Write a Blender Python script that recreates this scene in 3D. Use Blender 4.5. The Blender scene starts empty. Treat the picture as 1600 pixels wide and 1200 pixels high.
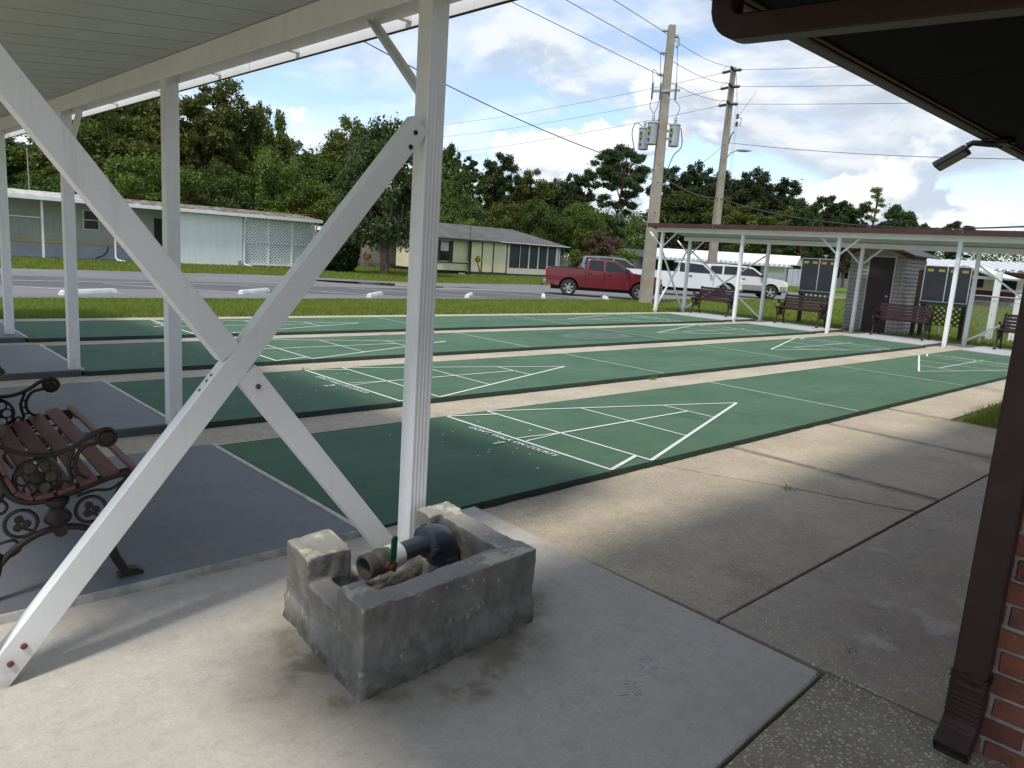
import bpy, bmesh, math, random
import numpy as np
from mathutils import Vector, Matrix, noise as mnoise

R = math.radians
sc = bpy.context.scene
COL = sc.collection
FT = .3048
random.seed(7); RNG = np.random.default_rng(7)

# ---------------------------------------------------------------- camera
cam_d = bpy.data.cameras.new('camera'); cam = bpy.data.objects.new('camera', cam_d); COL.objects.link(cam)
cr = Vector((.72681328, -.68366019, .06596363)); cu = Vector((.07220868, .17156623, .98252274)); cf = Vector((.68302881, .70934743, -.17406281))
cam.matrix_world = Matrix(((cr.x, cu.x, -cf.x, -1.93168), (cr.y, cu.y, -cf.y, -3.01757), (cr.z, cu.z, -cf.z, 1.41556), (0, 0, 0, 1)))
cam_d.sensor_width = 36; cam_d.lens = 36 * 1160.586 / 1600
cam_d.clip_start = .05; cam_d.clip_end = 3000
sc.camera = cam

# ---------------------------------------------------------------- sun, sky, exposure
SUN_DIR = Vector((-.55, -.22, 1)).normalized()          # towards the sun
SUN_EL = math.asin(SUN_DIR.z); SUN_AZ = math.atan2(SUN_DIR.x, SUN_DIR.y)
sl = bpy.data.lights.new('sun', 'SUN'); sl.energy = 2.05; sl.angle = R(9); sl.color = (1, .95, .87)
sun = bpy.data.objects.new('sun', sl); COL.objects.link(sun)
sun.rotation_euler = SUN_DIR.to_track_quat('Z', 'Y').to_euler()
vs = sc.view_settings; vs.view_transform = 'Standard'; vs.look = 'None'; vs.exposure = 0.62; vs.gamma = 1
try: vs.use_curve_mapping = False
except Exception: pass
sc.render.engine = 'CYCLES'
sc.cycles.use_denoising = True
sc.cycles.max_bounces = 8; sc.cycles.transparent_max_bounces = 12; sc.cycles.diffuse_bounces = 4


class NT:
    """small helper round a node tree"""
    def __init__(s, nt): s.nt = nt; s.N = nt.nodes; s.L = nt.links
    def n(s, t, **k):
        o = s.N.new(t)
        for a, b in k.items():
            if a in o.inputs.keys(): s.set(o.inputs[a], b)
            else: setattr(o, a, b)
        return o
    def set(s, sock, v):
        if isinstance(v, bpy.types.NodeSocket): s.L.new(v, sock)
        elif hasattr(v, 'outputs'): s.L.new(v.outputs[0], sock)
        else: sock.default_value = v
    def math(s, op, a, b=0., c=None, clamp=False):
        o = s.N.new('ShaderNodeMath'); o.operation = op; o.use_clamp = clamp
        s.set(o.inputs[0], a); s.set(o.inputs[1], b)
        if c is not None: s.set(o.inputs[2], c)
        return o.outputs[0]
    def vmath(s, op, a, b=(0, 0, 0)):
        o = s.N.new('ShaderNodeVectorMath'); o.operation = op
        s.set(o.inputs[0], a); s.set(o.inputs[1], b)
        return o.outputs[0]
    def noise(s, vec, scale=5, detail=4, rough=.55, dist=0., dim='3D'):
        o = s.N.new('ShaderNodeTexNoise'); o.noise_dimensions = dim
        if vec is not None: s.set(o.inputs['Vector'], vec)
        o.inputs['Scale'].default_value = scale; o.inputs['Detail'].default_value = detail
        o.inputs['Roughness'].default_value = rough; o.inputs['Distortion'].default_value = dist
        return o.outputs[0]
    def ramp(s, fac, stops, interp='LINEAR'):
        o = s.N.new('ShaderNodeValToRGB'); o.color_ramp.interpolation = interp
        e = o.color_ramp.elements
        while len(e) < len(stops): e.new(.5)
        for q, (p, c) in zip(e, stops):
            q.position = p; q.color = (c, c, c, 1) if isinstance(c, (int, float)) else (*c[:3], 1)
        s.set(o.inputs[0], fac); return o.outputs[0]
    def step(s, fac, a, b):
        o = s.N.new('ShaderNodeMapRange'); o.interpolation_type = 'SMOOTHSTEP'
        s.set(o.inputs[0], fac); o.inputs[1].default_value = a; o.inputs[2].default_value = b
        return o.outputs[0]
    def mix(s, f, a, b, mode='MIX'):
        o = s.N.new('ShaderNodeMix'); o.data_type = 'RGBA'; o.blend_type = mode
        s.set(o.inputs[0], f)
        for i, v in ((6, a), (7, b)):
            if isinstance(v, (tuple, list)): v = (*v[:3], 1)
            s.set(o.inputs[i], v)
        return o.outputs[2]


world = bpy.data.worlds.new('World'); sc.world = world; world.use_nodes = True
W = NT(world.node_tree); W.N.clear()
wout = W.n('ShaderNodeOutputWorld')
sky = W.n('ShaderNodeTexSky', sky_type='NISHITA'); sky.sun_disc = False
sky.sun_elevation = SUN_EL; sky.sun_rotation = SUN_AZ; sky.air_density = 1.0; sky.dust_density = .6; sky.ozone_density = 1.6
bg_sky = W.n('ShaderNodeBackground'); W.set(bg_sky.inputs[0], sky.outputs[0]); bg_sky.inputs[1].default_value = .14
wd = W.n('ShaderNodeTexCoord').outputs['Generated']
wx = W.n('ShaderNodeSeparateXYZ'); W.set(wx.inputs[0], wd)
el = W.math('MAXIMUM', wx.outputs[2], 0.)
den = W.math('ADD', el, .22)
px_ = W.math('DIVIDE', wx.outputs[0], den); py_ = W.math('DIVIDE', wx.outputs[1], den)
cmb = W.n('ShaderNodeCombineXYZ'); W.set(cmb.inputs[0], px_); W.set(cmb.inputs[1], py_)
cp = W.vmath('ADD', cmb.outputs[0], (3.7, 1.3, 0))
# broad cloud deck: cover and thickness
n1 = W.noise(cp, 1.15, 9, .56, .25)
n1b = W.noise(W.vmath('ADD', cp, (-.10, -.06, 0)), 1.15, 9, .56, .25)     # the same deck, sampled a little towards the sun
cover = W.step(n1, .42, .59)
relief = W.step(W.math('SUBTRACT', n1, n1b), -.055, .055)
thick = W.step(n1, .48, .72)
dirn = W.vmath('MULTIPLY', wd, (1, 1, 1.5))
c1 = W.mix(relief, (.56, .61, .69), (.95, .96, .97))
c1 = W.mix(W.math('MULTIPLY', thick, .45), c1, (.47, .53, .63))
# streaky thin veil
n2 = W.noise(W.vmath('MULTIPLY', wd, (2.0, 2.0, 9)), 1.6, 7, .6, .4)
veil = W.math('MULTIPLY', W.step(n2, .38, .70), .62)
# cumulus towers nearer the horizon
n3 = W.noise(W.vmath('ADD', dirn, (.35, 6.1, 2.0)), 5.2, 10, .56, .15)
n3b = W.noise(W.vmath('ADD', dirn, (.33, 6.09, 2.05)), 5.2, 10, .56, .15)
fall = W.step(el, .42, .05)
cum = W.step(W.math('ADD', n3, W.math('MULTIPLY', fall, .12)), .60, .64)
rel3 = W.step(W.math('SUBTRACT', n3, n3b), -.05, .07)
c3 = W.mix(rel3, (.54, .61, .72), (.96, .97, .97))
col = W.mix(cum, c1, c3)
cov_all = W.math('MAXIMUM', W.math('MAXIMUM', cover, cum), veil)
hz = W.step(el, .10, .0)
cov_all = W.math('MAXIMUM', W.math('MULTIPLY', cov_all, .93), W.math('MULTIPLY', hz, .45))
bg_cl = W.n('ShaderNodeBackground'); W.set(bg_cl.inputs[0], col); bg_cl.inputs[1].default_value = .73
wmix = W.n('ShaderNodeMixShader'); W.set(wmix.inputs[0], cov_all); W.L.new(bg_sky.outputs[0], wmix.inputs[1]); W.L.new(bg_cl.outputs[0], wmix.inputs[2])
W.L.new(wmix.outputs[0], wout.inputs[0])
world.cycles.sampling_method = 'MANUAL'; world.cycles.sample_map_resolution = 1024

# ---------------------------------------------------------------- materials
def new_mat(name):
    m = bpy.data.materials.new(name); m.use_nodes = True
    t = NT(m.node_tree); b = t.N['Principled BSDF']
    return m, t, b

def mat(name, c1, c2=None, scale=6., rough=.6, metal=0., bump=0., bscale=None, detail=5, rvar=0., spec=None, stretch=(1, 1, 1)):
    m, t, b = new_mat(name)
    co = t.vmath('MULTIPLY', t.n('ShaderNodeTexCoord').outputs['Object'], stretch)
    if c2 is None: b.inputs['Base Color'].default_value = (*c1, 1)
    else:
        f = t.step(t.noise(co, scale, detail, .6), .3, .7)
        t.set(b.inputs['Base Color'], t.mix(f, c1, c2))
        if rvar: t.set(b.inputs['Roughness'], t.math('ADD', rough - rvar / 2, t.math('MULTIPLY', f, rvar)))
    if not rvar or c2 is None: b.inputs['Roughness'].default_value = rough
    b.inputs['Metallic'].default_value = metal
    if spec is not None: b.inputs['Specular IOR Level'].default_value = spec
    if bump:
        bn = t.n('ShaderNodeBump'); bn.inputs['Strength'].default_value = 1; bn.inputs['Distance'].default_value = bump
        t.set(bn.inputs['Height'], t.noise(co, bscale or scale * 6, 6, .65)); t.L.new(bn.outputs[0], b.inputs['Normal'])
    return m

M = {}
M['white_paint'] = mat('white_paint', (.86, .87, .88), (.80, .81, .82), 3, .42, bump=.0004, bscale=60)
def weathered_white():
    m, t, b = new_mat('white_paint'); co = t.n('ShaderNodeTexCoord').outputs['Object']
    c = t.mix(t.step(t.noise(co, 2.2, 6, .62), .3, .7), (.86, .87, .88), (.79, .80, .80))
    c = t.mix(t.math('MULTIPLY', t.step(t.noise(t.vmath('MULTIPLY', co, (26, 26, 1.6)), 1.0, 5, .65), .56, .74), .40), c, (.56, .555, .52))
    c = t.mix(t.math('MULTIPLY', t.step(t.noise(co, 34, 5, .75), .67, .74), .55), c, (.42, .40, .36))
    lo = t.n('ShaderNodeSeparateXYZ'); t.set(lo.inputs[0], co)
    c = t.mix(t.math('MULTIPLY', t.math('MULTIPLY', t.step(lo.outputs[2], .22, .02), t.step(t.noise(co, 11, 5, .65), .38, .62)), .6), c, (.34, .31, .25))
    t.set(b.inputs['Base Color'], c); b.inputs['Roughness'].default_value = .45
    bn = t.n('ShaderNodeBump'); bn.inputs['Distance'].default_value = .0006; t.set(bn.inputs['Height'], t.noise(co, 22, 5, .6)); t.L.new(bn.outputs[0], b.inputs['Normal'])
    return m
M['white_paint'] = weathered_white()
M['roof_pan'] = mat('roof_pan', (.50, .53, .50), (.45, .48, .45), 1.2, .5)
M['old_white'] = mat('old_white', (.80, .82, .81), (.70, .73, .72), 2.5, .6)
M['brown_metal'] = mat('brown_metal', (.050, .023, .020), (.036, .018, .016), 8, .5, spec=.3, bump=.0004, bscale=40)
M['brown_trim'] = mat('brown_trim', (.085, .040, .036), (.06, .03, .028), 5, .7, spec=.2)
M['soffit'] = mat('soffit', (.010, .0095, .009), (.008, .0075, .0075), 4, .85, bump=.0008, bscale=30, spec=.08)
M['dark_iron'] = mat('dark_iron', (.022, .019, .017), (.042, .032, .025), 30, .5, .35, bump=.0012, bscale=120)
M['bolt'] = mat('bolt', (.03, .025, .022), None, rough=.5, metal=.6)
M['rust'] = mat('rust', (.20, .07, .025), (.09, .035, .02), 60, .8, bump=.0006)
M['court_line'] = mat('court_line', (.74, .76, .70), (.62, .65, .58), 9, .65)
M['line_white'] = mat('line_white', (.62, .62, .60), (.45, .45, .44), 3, .8)
M['stop_white'] = mat('stop_white', (.78, .78, .76), (.62, .62, .60), 5, .75, bump=.004, bscale=14)
M['pvc_grey'] = mat('pvc_grey', (.040, .046, .062), (.055, .062, .080), 12, .32, bump=.0004, bscale=50)
M['pvc_light'] = mat('pvc_light', (.26, .28, .30), (.20, .22, .24), 10, .5)
M['pvc_white'] = mat('pvc_white', (.78, .78, .76), (.66, .66, .64), 14, .4)
M['valve_brass'] = mat('valve_brass', (.115, .098, .078), (.165, .140, .110), 35, .62, .35, bump=.0010, bscale=90)
M['lever_green'] = mat('lever_green', (.010, .13, .045), (.012, .10, .04), 25, .35)
M['pipe_trim'] = mat('pipe_trim', (.66, .62, .60), (.50, .44, .42), 18, .5)
M['tire'] = mat('tire', (.018, .018, .018), (.03, .03, .03), 8, .85)
M['rim'] = mat('rim', (.55, .56, .58), None, rough=.3, metal=.85)
M['chrome'] = mat('chrome', (.55, .56, .58), None, rough=.2, metal=1)
M['under'] = mat('under', (.012, .012, .012), None, rough=.9)
M['black_plastic'] = mat('black_plastic', (.02, .02, .021), None, rough=.55)
M['tail_red'] = mat('tail_red', (.35, .012, .01), None, rough=.2)
M['amber'] = mat('amber', (.65, .20, .04), (.75, .45, .2), 14, .15)
M['head_glass'] = mat('head_glass', (.75, .62, .5), (.85, .8, .72), 14, .15)
M['galv'] = mat('galv', (.42, .44, .46), (.32, .34, .36), 12, .45, .5)
M['steel_grey'] = mat('steel_grey', (.36, .40, .44), (.30, .33, .37), 2, .45)
M['porcelain'] = mat('porcelain', (.36, .40, .40), None, rough=.25)
M['insul_dark'] = mat('insul_dark', (.05, .055, .06), None, rough=.4)
M['wire'] = mat('wire', (.035, .035, .04), None, rough=.6)
M['pole_concrete'] = mat('pole_concrete', (.34, .30, .25), (.25, .22, .18), 2.2, .85, bump=.004, bscale=25)
M['red_paint'] = mat('red_paint', (.135, .004, .013), (.12, .004, .011), 2, .25); M['red_paint'].node_tree.nodes['Principled BSDF'].inputs['Coat Weight'].default_value = .8
M['car_white'] = mat('car_white', (.64, .65, .66), None, rough=.28); M['car_white'].node_tree.nodes['Principled BSDF'].inputs['Coat Weight'].default_value = .6
M['car_cream'] = mat('car_cream', (.60, .595, .56), None, rough=.28); M['car_cream'].node_tree.nodes['Principled BSDF'].inputs['Coat Weight'].default_value = .6
M['car_grey'] = mat('car_grey', (.16, .18, .21), None, rough=.28)
M['clad_grey'] = mat('clad_grey', (.22, .24, .24), None, rough=.6)
M['glass_dark'] = mat('glass_dark', (.012, .016, .018), None, rough=.06)
M['window_glass'] = mat('window_glass', (.02, .025, .027), None, rough=.08)
M['screen_dark'] = mat('screen_dark', (.022, .025, .027), (.045, .048, .05), 1.3, .55)
M['blind'] = mat('blind', (.55, .60, .58), None, rough=.5)
M['shutter_brown'] = mat('shutter_brown', (.035, .028, .026), None, rough=.7)
M['yellow_wall'] = mat('yellow_wall', (.74, .70, .45), (.66, .62, .40), 1.6, .7, bump=.003, bscale=8)
M['cream_wall'] = mat('cream_wall', (.74, .70, .56), (.66, .62, .5), 1.6, .7)
M['pale_wall'] = mat('pale_wall', (.80, .83, .82), (.73, .77, .765), .9, .6, stretch=(6, 6, .6))
M['panel_wall'] = mat('panel_wall', (.46, .48, .44), (.40, .42, .39), 1.2, .7)
M['skirt_grey'] = mat('skirt_grey', (.40, .43, .47), (.33, .36, .40), 2, .7)
M['stripe_yellow'] = mat('stripe_yellow', (.50, .38, .06), None, rough=.6)
M['block_base'] = mat('block_base', (.40, .33, .25), (.24, .19, .15), 9, .85)
M['maroon'] = mat('maroon', (.105, .018, .020), (.08, .015, .016), 4, .6)
M['door_maroon'] = mat('door_maroon', (.036, .014, .016), (.026, .011, .012), 2, .6)
M['roof_white'] = mat('roof_white', (.84, .85, .86), (.74, .75, .76), 1.5, .5)
M['roof_grey'] = mat('roof_grey', (.075, .073, .068), (.12, .117, .108), 1.1, .85, bump=.006, bscale=18)
M['roof_dark'] = mat('roof_dark', (.055, .055, .058), (.08, .08, .08), 3, .8)
M['shed_board'] = mat('shed_board', (.40, .37, .33), (.30, .275, .245), 3, .8, bump=.002, bscale=30)
M['shed_corner'] = mat('shed_corner', (.20, .19, .17), None, rough=.8)
M['wood_grey'] = mat('wood_grey', (.20, .185, .165), (.13, .12, .11), 3, .85, stretch=(6, 6, .5))
M['board_slate'] = mat('board_slate', (.020, .024, .034), (.030, .035, .046), 3, .5)
M['board_trim'] = mat('board_trim', (.45, .46, .47), None, rough=.5)
M['tape_yellow'] = mat('tape_yellow', (.34, .33, .035), (.25, .25, .05), 20, .6)
M['green_paint'] = mat('green_paint', (.006, .045, .026), None, rough=.5)
M['post_dark'] = mat('post_dark', (.022, .014, .013), None, rough=.7)
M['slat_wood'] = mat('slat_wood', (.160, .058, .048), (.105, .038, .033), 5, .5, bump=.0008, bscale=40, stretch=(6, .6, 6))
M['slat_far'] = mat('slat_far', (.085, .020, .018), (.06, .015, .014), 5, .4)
M['bark'] = mat('bark', (.13, .10, .075), (.055, .043, .034), 7, .95, bump=.02, bscale=14, stretch=(1, 1, .25))
M['bark_pine'] = mat('bark_pine', (.17, .11, .08), (.09, .06, .045), 5, .95, bump=.02, bscale=10, stretch=(1, 1, .4))
M['mulch'] = mat('mulch', (.12, .05, .03), (.06, .03, .02), 20, .95)
M['terracotta'] = mat('terracotta', (.40, .13, .06), None, rough=.8)
M['blue_awning'] = mat('blue_awning', (.04, .16, .34), None, rough=.6)
M['lamp_face'] = mat('lamp_face', (.30, .29, .24), None, rough=.3)
M['mortar'] = mat('mortar', (.37, .355, .32), (.25, .24, .215), 40, .95, bump=.003, bscale=120)
M['leaf_litter'] = mat('leaf_litter', (.10, .055, .025), (.05, .03, .018), 30, .95)


def brick_material():
    m, t, b = new_mat('brick_clay')
    oi = t.n('ShaderNodeObjectInfo'); co = t.n('ShaderNodeTexCoord').outputs['Object']
    sh = t.vmath('ADD', co, oi.outputs['Location'])
    base = t.ramp(oi.outputs['Random'], [(0, (.25, .070, .040)), (.25, (.31, .125, .060)), (.42, (.16, .050, .038)), (.6, (.28, .140, .070)), (.75, (.12, .062, .048)), (.88, (.24, .080, .048)), (1, (.19, .085, .062))])
    f = t.step(t.noise(sh, 22, 6, .65), .42, .72)
    c = t.mix(t.math('MULTIPLY', f, .6), base, (.07, .035, .028))
    g = t.step(t.noise(t.vmath('ADD', sh, (4, 2, 1)), 60, 4, .6), .62, .75)
    c = t.mix(t.math('MULTIPLY', g, .35), c, (.38, .30, .24))
    t.set(b.inputs['Base Color'], c); b.inputs['Roughness'].default_value = .85
    bn = t.n('ShaderNodeBump'); bn.inputs['Strength'].default_value = 1; bn.inputs['Distance'].default_value = .003
    t.set(bn.inputs['Height'], t.noise(sh, 70, 6, .7)); t.L.new(bn.outputs[0], b.inputs['Normal'])
    return m
M['brick'] = brick_material()


def concrete(name, c1, c2, chip=None, chip_scale=120, chip_amt=.35, stain=(.16, .14, .11), stain_amt=.4, s1=1.3, rough=.85, bump=.0015, rust=None, streak=None, blot=.55, near=(.46, .30), warp=.004):
    """cast concrete; chip = colour of the shell or pebble aggregate showing at the surface"""
    m, t, b = new_mat(name)
    co = t.n('ShaderNodeTexCoord').outputs['Object']
    big = t.step(t.noise(co, s1, 6, .6, .3), .33, .68)
    c = t.mix(big, c1, c2)
    c = t.mix(t.math('MULTIPLY', t.step(t.noise(t.vmath('ADD', co, (7, 3, 0)), s1 * .8, 7, .62, .5), blot, blot + .2), stain_amt), c, stain)
    fine = t.noise(co, 90, 3, .7)
    c = t.mix(t.math('MULTIPLY', t.step(fine, .35, .75), .34), c, tuple(x * .5 for x in c1))
    mid = t.noise(t.vmath('ADD', co, (3, 8, 0)), 16, 6, .72)
    c = t.mix(t.math('MULTIPLY', t.step(mid, .48, .70), .32), c, tuple(x * .58 for x in c2)); c = t.mix(t.math('MULTIPLY', t.step(mid, .46, .28), .30), c, tuple(min(.8, x * 1.3) for x in c1))
    if streak:
        sn = t.noise(t.vmath('MULTIPLY', co, streak), 6, 5, .6)
        c = t.mix(t.math('MULTIPLY', t.step(sn, .45, .75), .22), c, tuple(x * .7 for x in c1))
    if rust:
        rn = t.step(t.noise(t.vmath('ADD', co, (1.5, 9, 0)), 1.1, 5, .6), .56, .72)
        c = t.mix(t.math('MULTIPLY', rn, .7), c, rust)
        ds = t.step(t.noise(t.vmath('MULTIPLY', co, (2.2, 1, 1)), 5.5, 5, .6), .64, .74)
        c = t.mix(t.math('MULTIPLY', ds, .6), c, (.11, .095, .085))
        lp = t.step(t.noise(t.vmath('ADD', co, (6.3, 1.2, 0)), 1.6, 5, .6), .60, .66)
        c = t.mix(t.math('MULTIPLY', lp, .6), c, (.62, .57, .50))
    h = t.noise(co, 160, 5, .7)
    if chip:
        v = t.n('ShaderNodeTexVoronoi'); v.inputs['Scale'].default_value = chip_scale
        wn = t.n('ShaderNodeTexNoise'); wn.inputs['Scale'].default_value = 45; t.set(wn.inputs['Vector'], co)
        t.set(v.inputs['Vector'], t.vmath('ADD', co, t.vmath('MULTIPLY', wn.outputs['Color'], (warp, warp, warp))))
        vr = t.n('ShaderNodeSeparateColor'); t.set(vr.inputs[0], v.outputs['Color'])
        area = t.step(t.noise(t.vmath('ADD', co, (2.2, 4.1, 0)), 1.5, 5, .65), .36, .66)
        pick = t.math('GREATER_THAN', t.math('ADD', vr.outputs[0], t.math('MULTIPLY', area, .45)), 1.22 - chip_amt)
        sz_ = t.math('ADD', near[1], t.math('MULTIPLY', vr.outputs[2], near[0] - near[1]))
        near = t.math('MULTIPLY', t.math('SUBTRACT', sz_, v.outputs['Distance']), 9, clamp=True)
        k = t.math('MULTIPLY', pick, near)
        cc = t.mix(t.math('POWER', vr.outputs[1], 1.6), chip, (chip[0] * .42, chip[1] * .36, chip[2] * .30))
        c = t.mix(k, c, cc)
        h = t.math('ADD', h, t.math('MULTIPLY', near, .6))
    t.set(b.inputs['Base Color'], c); b.inputs['Roughness'].default_value = rough
    bn = t.n('ShaderNodeBump'); bn.inputs['Strength'].default_value = 1; bn.inputs['Distance'].default_value = bump
    t.set(bn.inputs['Height'], h); t.L.new(bn.outputs[0], b.inputs['Normal'])
    return m, t, b, c, co

m, t, b, c, co = concrete('shell_concrete', (.56, .475, .345), (.43, .365, .265), (.86, .80, .66), 75, .46, (.20, .16, .105), .62, bump=.005, near=(.46, .24))
sxyz = t.n('ShaderNodeSeparateXYZ'); t.set(sxyz.inputs[0], t.vmath('ADD', co, t.vmath('MULTIPLY', t.n('ShaderNodeTexNoise', Scale=2.5).outputs['Color'], (.05, 0, 0))))
dirt = None
for jx in (3.54, 5.335, 6.89):
    k = t.step(t.math('ABSOLUTE', t.math('SUBTRACT', sxyz.outputs[0], jx)), .085, .015); dirt = k if dirt is None else t.math('MAXIMUM', dirt, k)
dirt = t.math('MULTIPLY', dirt, t.step(t.noise(co, 5, 5, .65), .25, .55))
c = t.mix(t.math('MULTIPLY', dirt, .62), c, (.10, .085, .065)); t.set(b.inputs['Base Color'], c)
M['walk'] = m
M['strip'] = concrete('strip_concrete', (.52, .45, .34), (.42, .36, .265), (.76, .69, .54), 75, .48, (.20, .165, .12), .5, bump=.003)[0]
M['walk_dark'] = concrete('old_concrete', (.46, .395, .31), (.35, .30, .235), (.78, .71, .58), 75, .20, (.19, .155, .125), .65, rust=(.44, .29, .14), s1=1.0, bump=.002)[0]
M['pebble'] = concrete('pebble_concrete', (.40, .345, .26), (.29, .25, .19), (.80, .72, .56), 74, .92, (.10, .095, .045), .75, bump=.006, near=(.62, .16), warp=.014)[0]

# the new pale slab, broom-finished, with an algae stain round the foot of the pipe box and shoe prints
m, t, b, c, co = concrete('new_concrete', (.530, .492, .425), (.460, .425, .365), None, stain=(.33, .32, .29), stain_amt=.35, s1=.9, bump=.0010, streak=(.6, 5, 1))
d_ = t.vmath('SUBTRACT', co, (-.35, -.93, 0)); d_ = t.vmath('MULTIPLY', d_, (1.0, 1.35, 0))
ln = t.n('ShaderNodeVectorMath', operation='LENGTH'); t.set(ln.inputs[0], d_)
dist = t.math('ADD', ln.outputs['Value'], t.math('MULTIPLY', t.math('SUBTRACT', t.noise(co, 3.2, 6, .62), .5), .55))
c = t.mix(t.math('MULTIPLY', t.step(dist, .86, .48), .42), c, (.20, .17, .115))
c = t.mix(t.math('MULTIPLY', t.math('MULTIPLY', t.step(dist, .66, .50), t.step(t.noise(co, 7, 5, .6), .45, .62)), .55), c, (.10, .095, .03))
pr = None
for (fx, fy, fa) in ((.20, -1.62, .55), (.02, -1.68, .45)):
    rel = t.n('ShaderNodeMapping', vector_type='TEXTURE'); rel.inputs['Location'].default_value = (fx, fy, 0); rel.inputs['Rotation'].default_value = (0, 0, fa)
    t.set(rel.inputs[0], co)
    sx = t.n('ShaderNodeSeparateXYZ'); t.set(sx.inputs[0], rel.outputs[0])
    inx = t.math('LESS_THAN', t.math('ABSOLUTE', sx.outputs[0]), .075); iny = t.math('LESS_THAN', t.math('ABSOLUTE', sx.outputs[1]), .035)
    wv = t.math('SINE', t.math('MULTIPLY', t.math('ADD', sx.outputs[0], t.math('MULTIPLY', t.math('ABSOLUTE', sx.outputs[1]), .8)), 330))
    k = t.math('MULTIPLY', t.math('MULTIPLY', inx, iny), t.math('GREATER_THAN', wv, .1))
    k = t.math('MULTIPLY', k, t.step(t.noise(co, 38, 3, .6), .42, .6))
    pr = k if pr is None else t.math('MAXIMUM', pr, k)
c = t.mix(t.math('MULTIPLY', pr, .55), c, (.12, .125, .13))
t.set(b.inputs['Base Color'], c)
M['new_slab'] = m

def court_material():
    m, t, b = new_mat('court_green')
    co = t.n('ShaderNodeTexCoord').outputs['Object']
    f = t.step(t.noise(co, .9, 6, .6, .2), .3, .7)
    c = t.mix(f, (.058, .126, .072), (.082, .154, .092))
    c = t.mix(t.math('MULTIPLY', t.step(t.noise(co, 110, 3, .7), .4, .8), .25), c, (.03, .08, .045))
    c = t.mix(t.math('MULTIPLY', t.step(t.noise(t.vmath('MULTIPLY', co, (.35, 3, 1)), 2.2, 7, .65), .50, .72), .6), c, (.105, .182, .114))
    c = t.mix(t.math('MULTIPLY', t.step(t.noise(t.vmath('ADD', co, (5, 2, 0)), 1.6, 8, .68, .6), .55, .70), .6), c, (.036, .084, .050))
    c = t.mix(t.math('MULTIPLY', t.step(t.noise(t.vmath('ADD', co, (1, 8, 0)), 14, 5, .7), .62, .72), .4), c, (.16, .225, .16))
    # rain left standing on the third court
    d_ = t.vmath('MULTIPLY', t.vmath('SUBTRACT', co, (8.7, 5.85, 0)), (.62, 1.25, 0))
    ln = t.n('ShaderNodeVectorMath', operation='LENGTH'); t.set(ln.inputs[0], d_)
    dist = t.math('ADD', ln.outputs['Value'], t.math('MULTIPLY', t.math('SUBTRACT', t.noise(co, 1.3, 4, .55), .5), .7))
    wet = t.step(dist, 1.05, .80); pool = t.step(dist, .62, .38)
    c = t.mix(t.math('MULTIPLY', wet, .45), c, (.035, .075, .045))
    t.set(b.inputs['Base Color'], c)
    b.inputs['Specular IOR Level'].default_value = .25
    t.set(b.inputs['Roughness'], t.math('SUBTRACT', .80, t.math('ADD', t.math('MULTIPLY', wet, .12), t.math('MULTIPLY', pool, .46))))
    bn = t.n('ShaderNodeBump'); bn.inputs['Distance'].default_value = .0012
    t.set(bn.inputs['Strength'], t.math('SUBTRACT', 1, t.math('MULTIPLY', pool, .95))); t.set(bn.inputs['Height'], t.noise(co, 130, 5, .7)); t.L.new(bn.outputs[0], b.inputs['Normal'])
    return m
M['court'] = court_material()
M['court_edge'] = mat('court_edge', (.020, .038, .026), (.014, .024, .018), 14, .85, bump=.004, bscale=40)

m, t, b, c, co = concrete('pad_paint', (.150, .158, .170), (.118, .125, .137), None, stain=(.088, .094, .104), stain_amt=.5, s1=.9, rough=.55, bump=.0012, streak=(5, .6, 1))
ed = t.n('ShaderNodeSeparateXYZ'); t.set(ed.inputs[0], co)
rs = t.math('MULTIPLY', t.step(t.noise(t.vmath('MULTIPLY', co, (1, 4, 1)), 3.0, 4, .6), .56, .68), t.step(ed.outputs[1], .30, .12))
c = t.mix(t.math('MULTIPLY', rs, .5), c, (.20, .12, .045)); t.set(b.inputs['Base Color'], c)
M['pad'] = m
M['pad_side'] = mat('pad_side', (.080, .092, .118), (.060, .068, .088), 5, .6, bump=.002, bscale=30)
M['pad_far'] = mat('pad_far', (.50, .50, .51), (.42, .42, .43), 2, .55)

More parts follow.
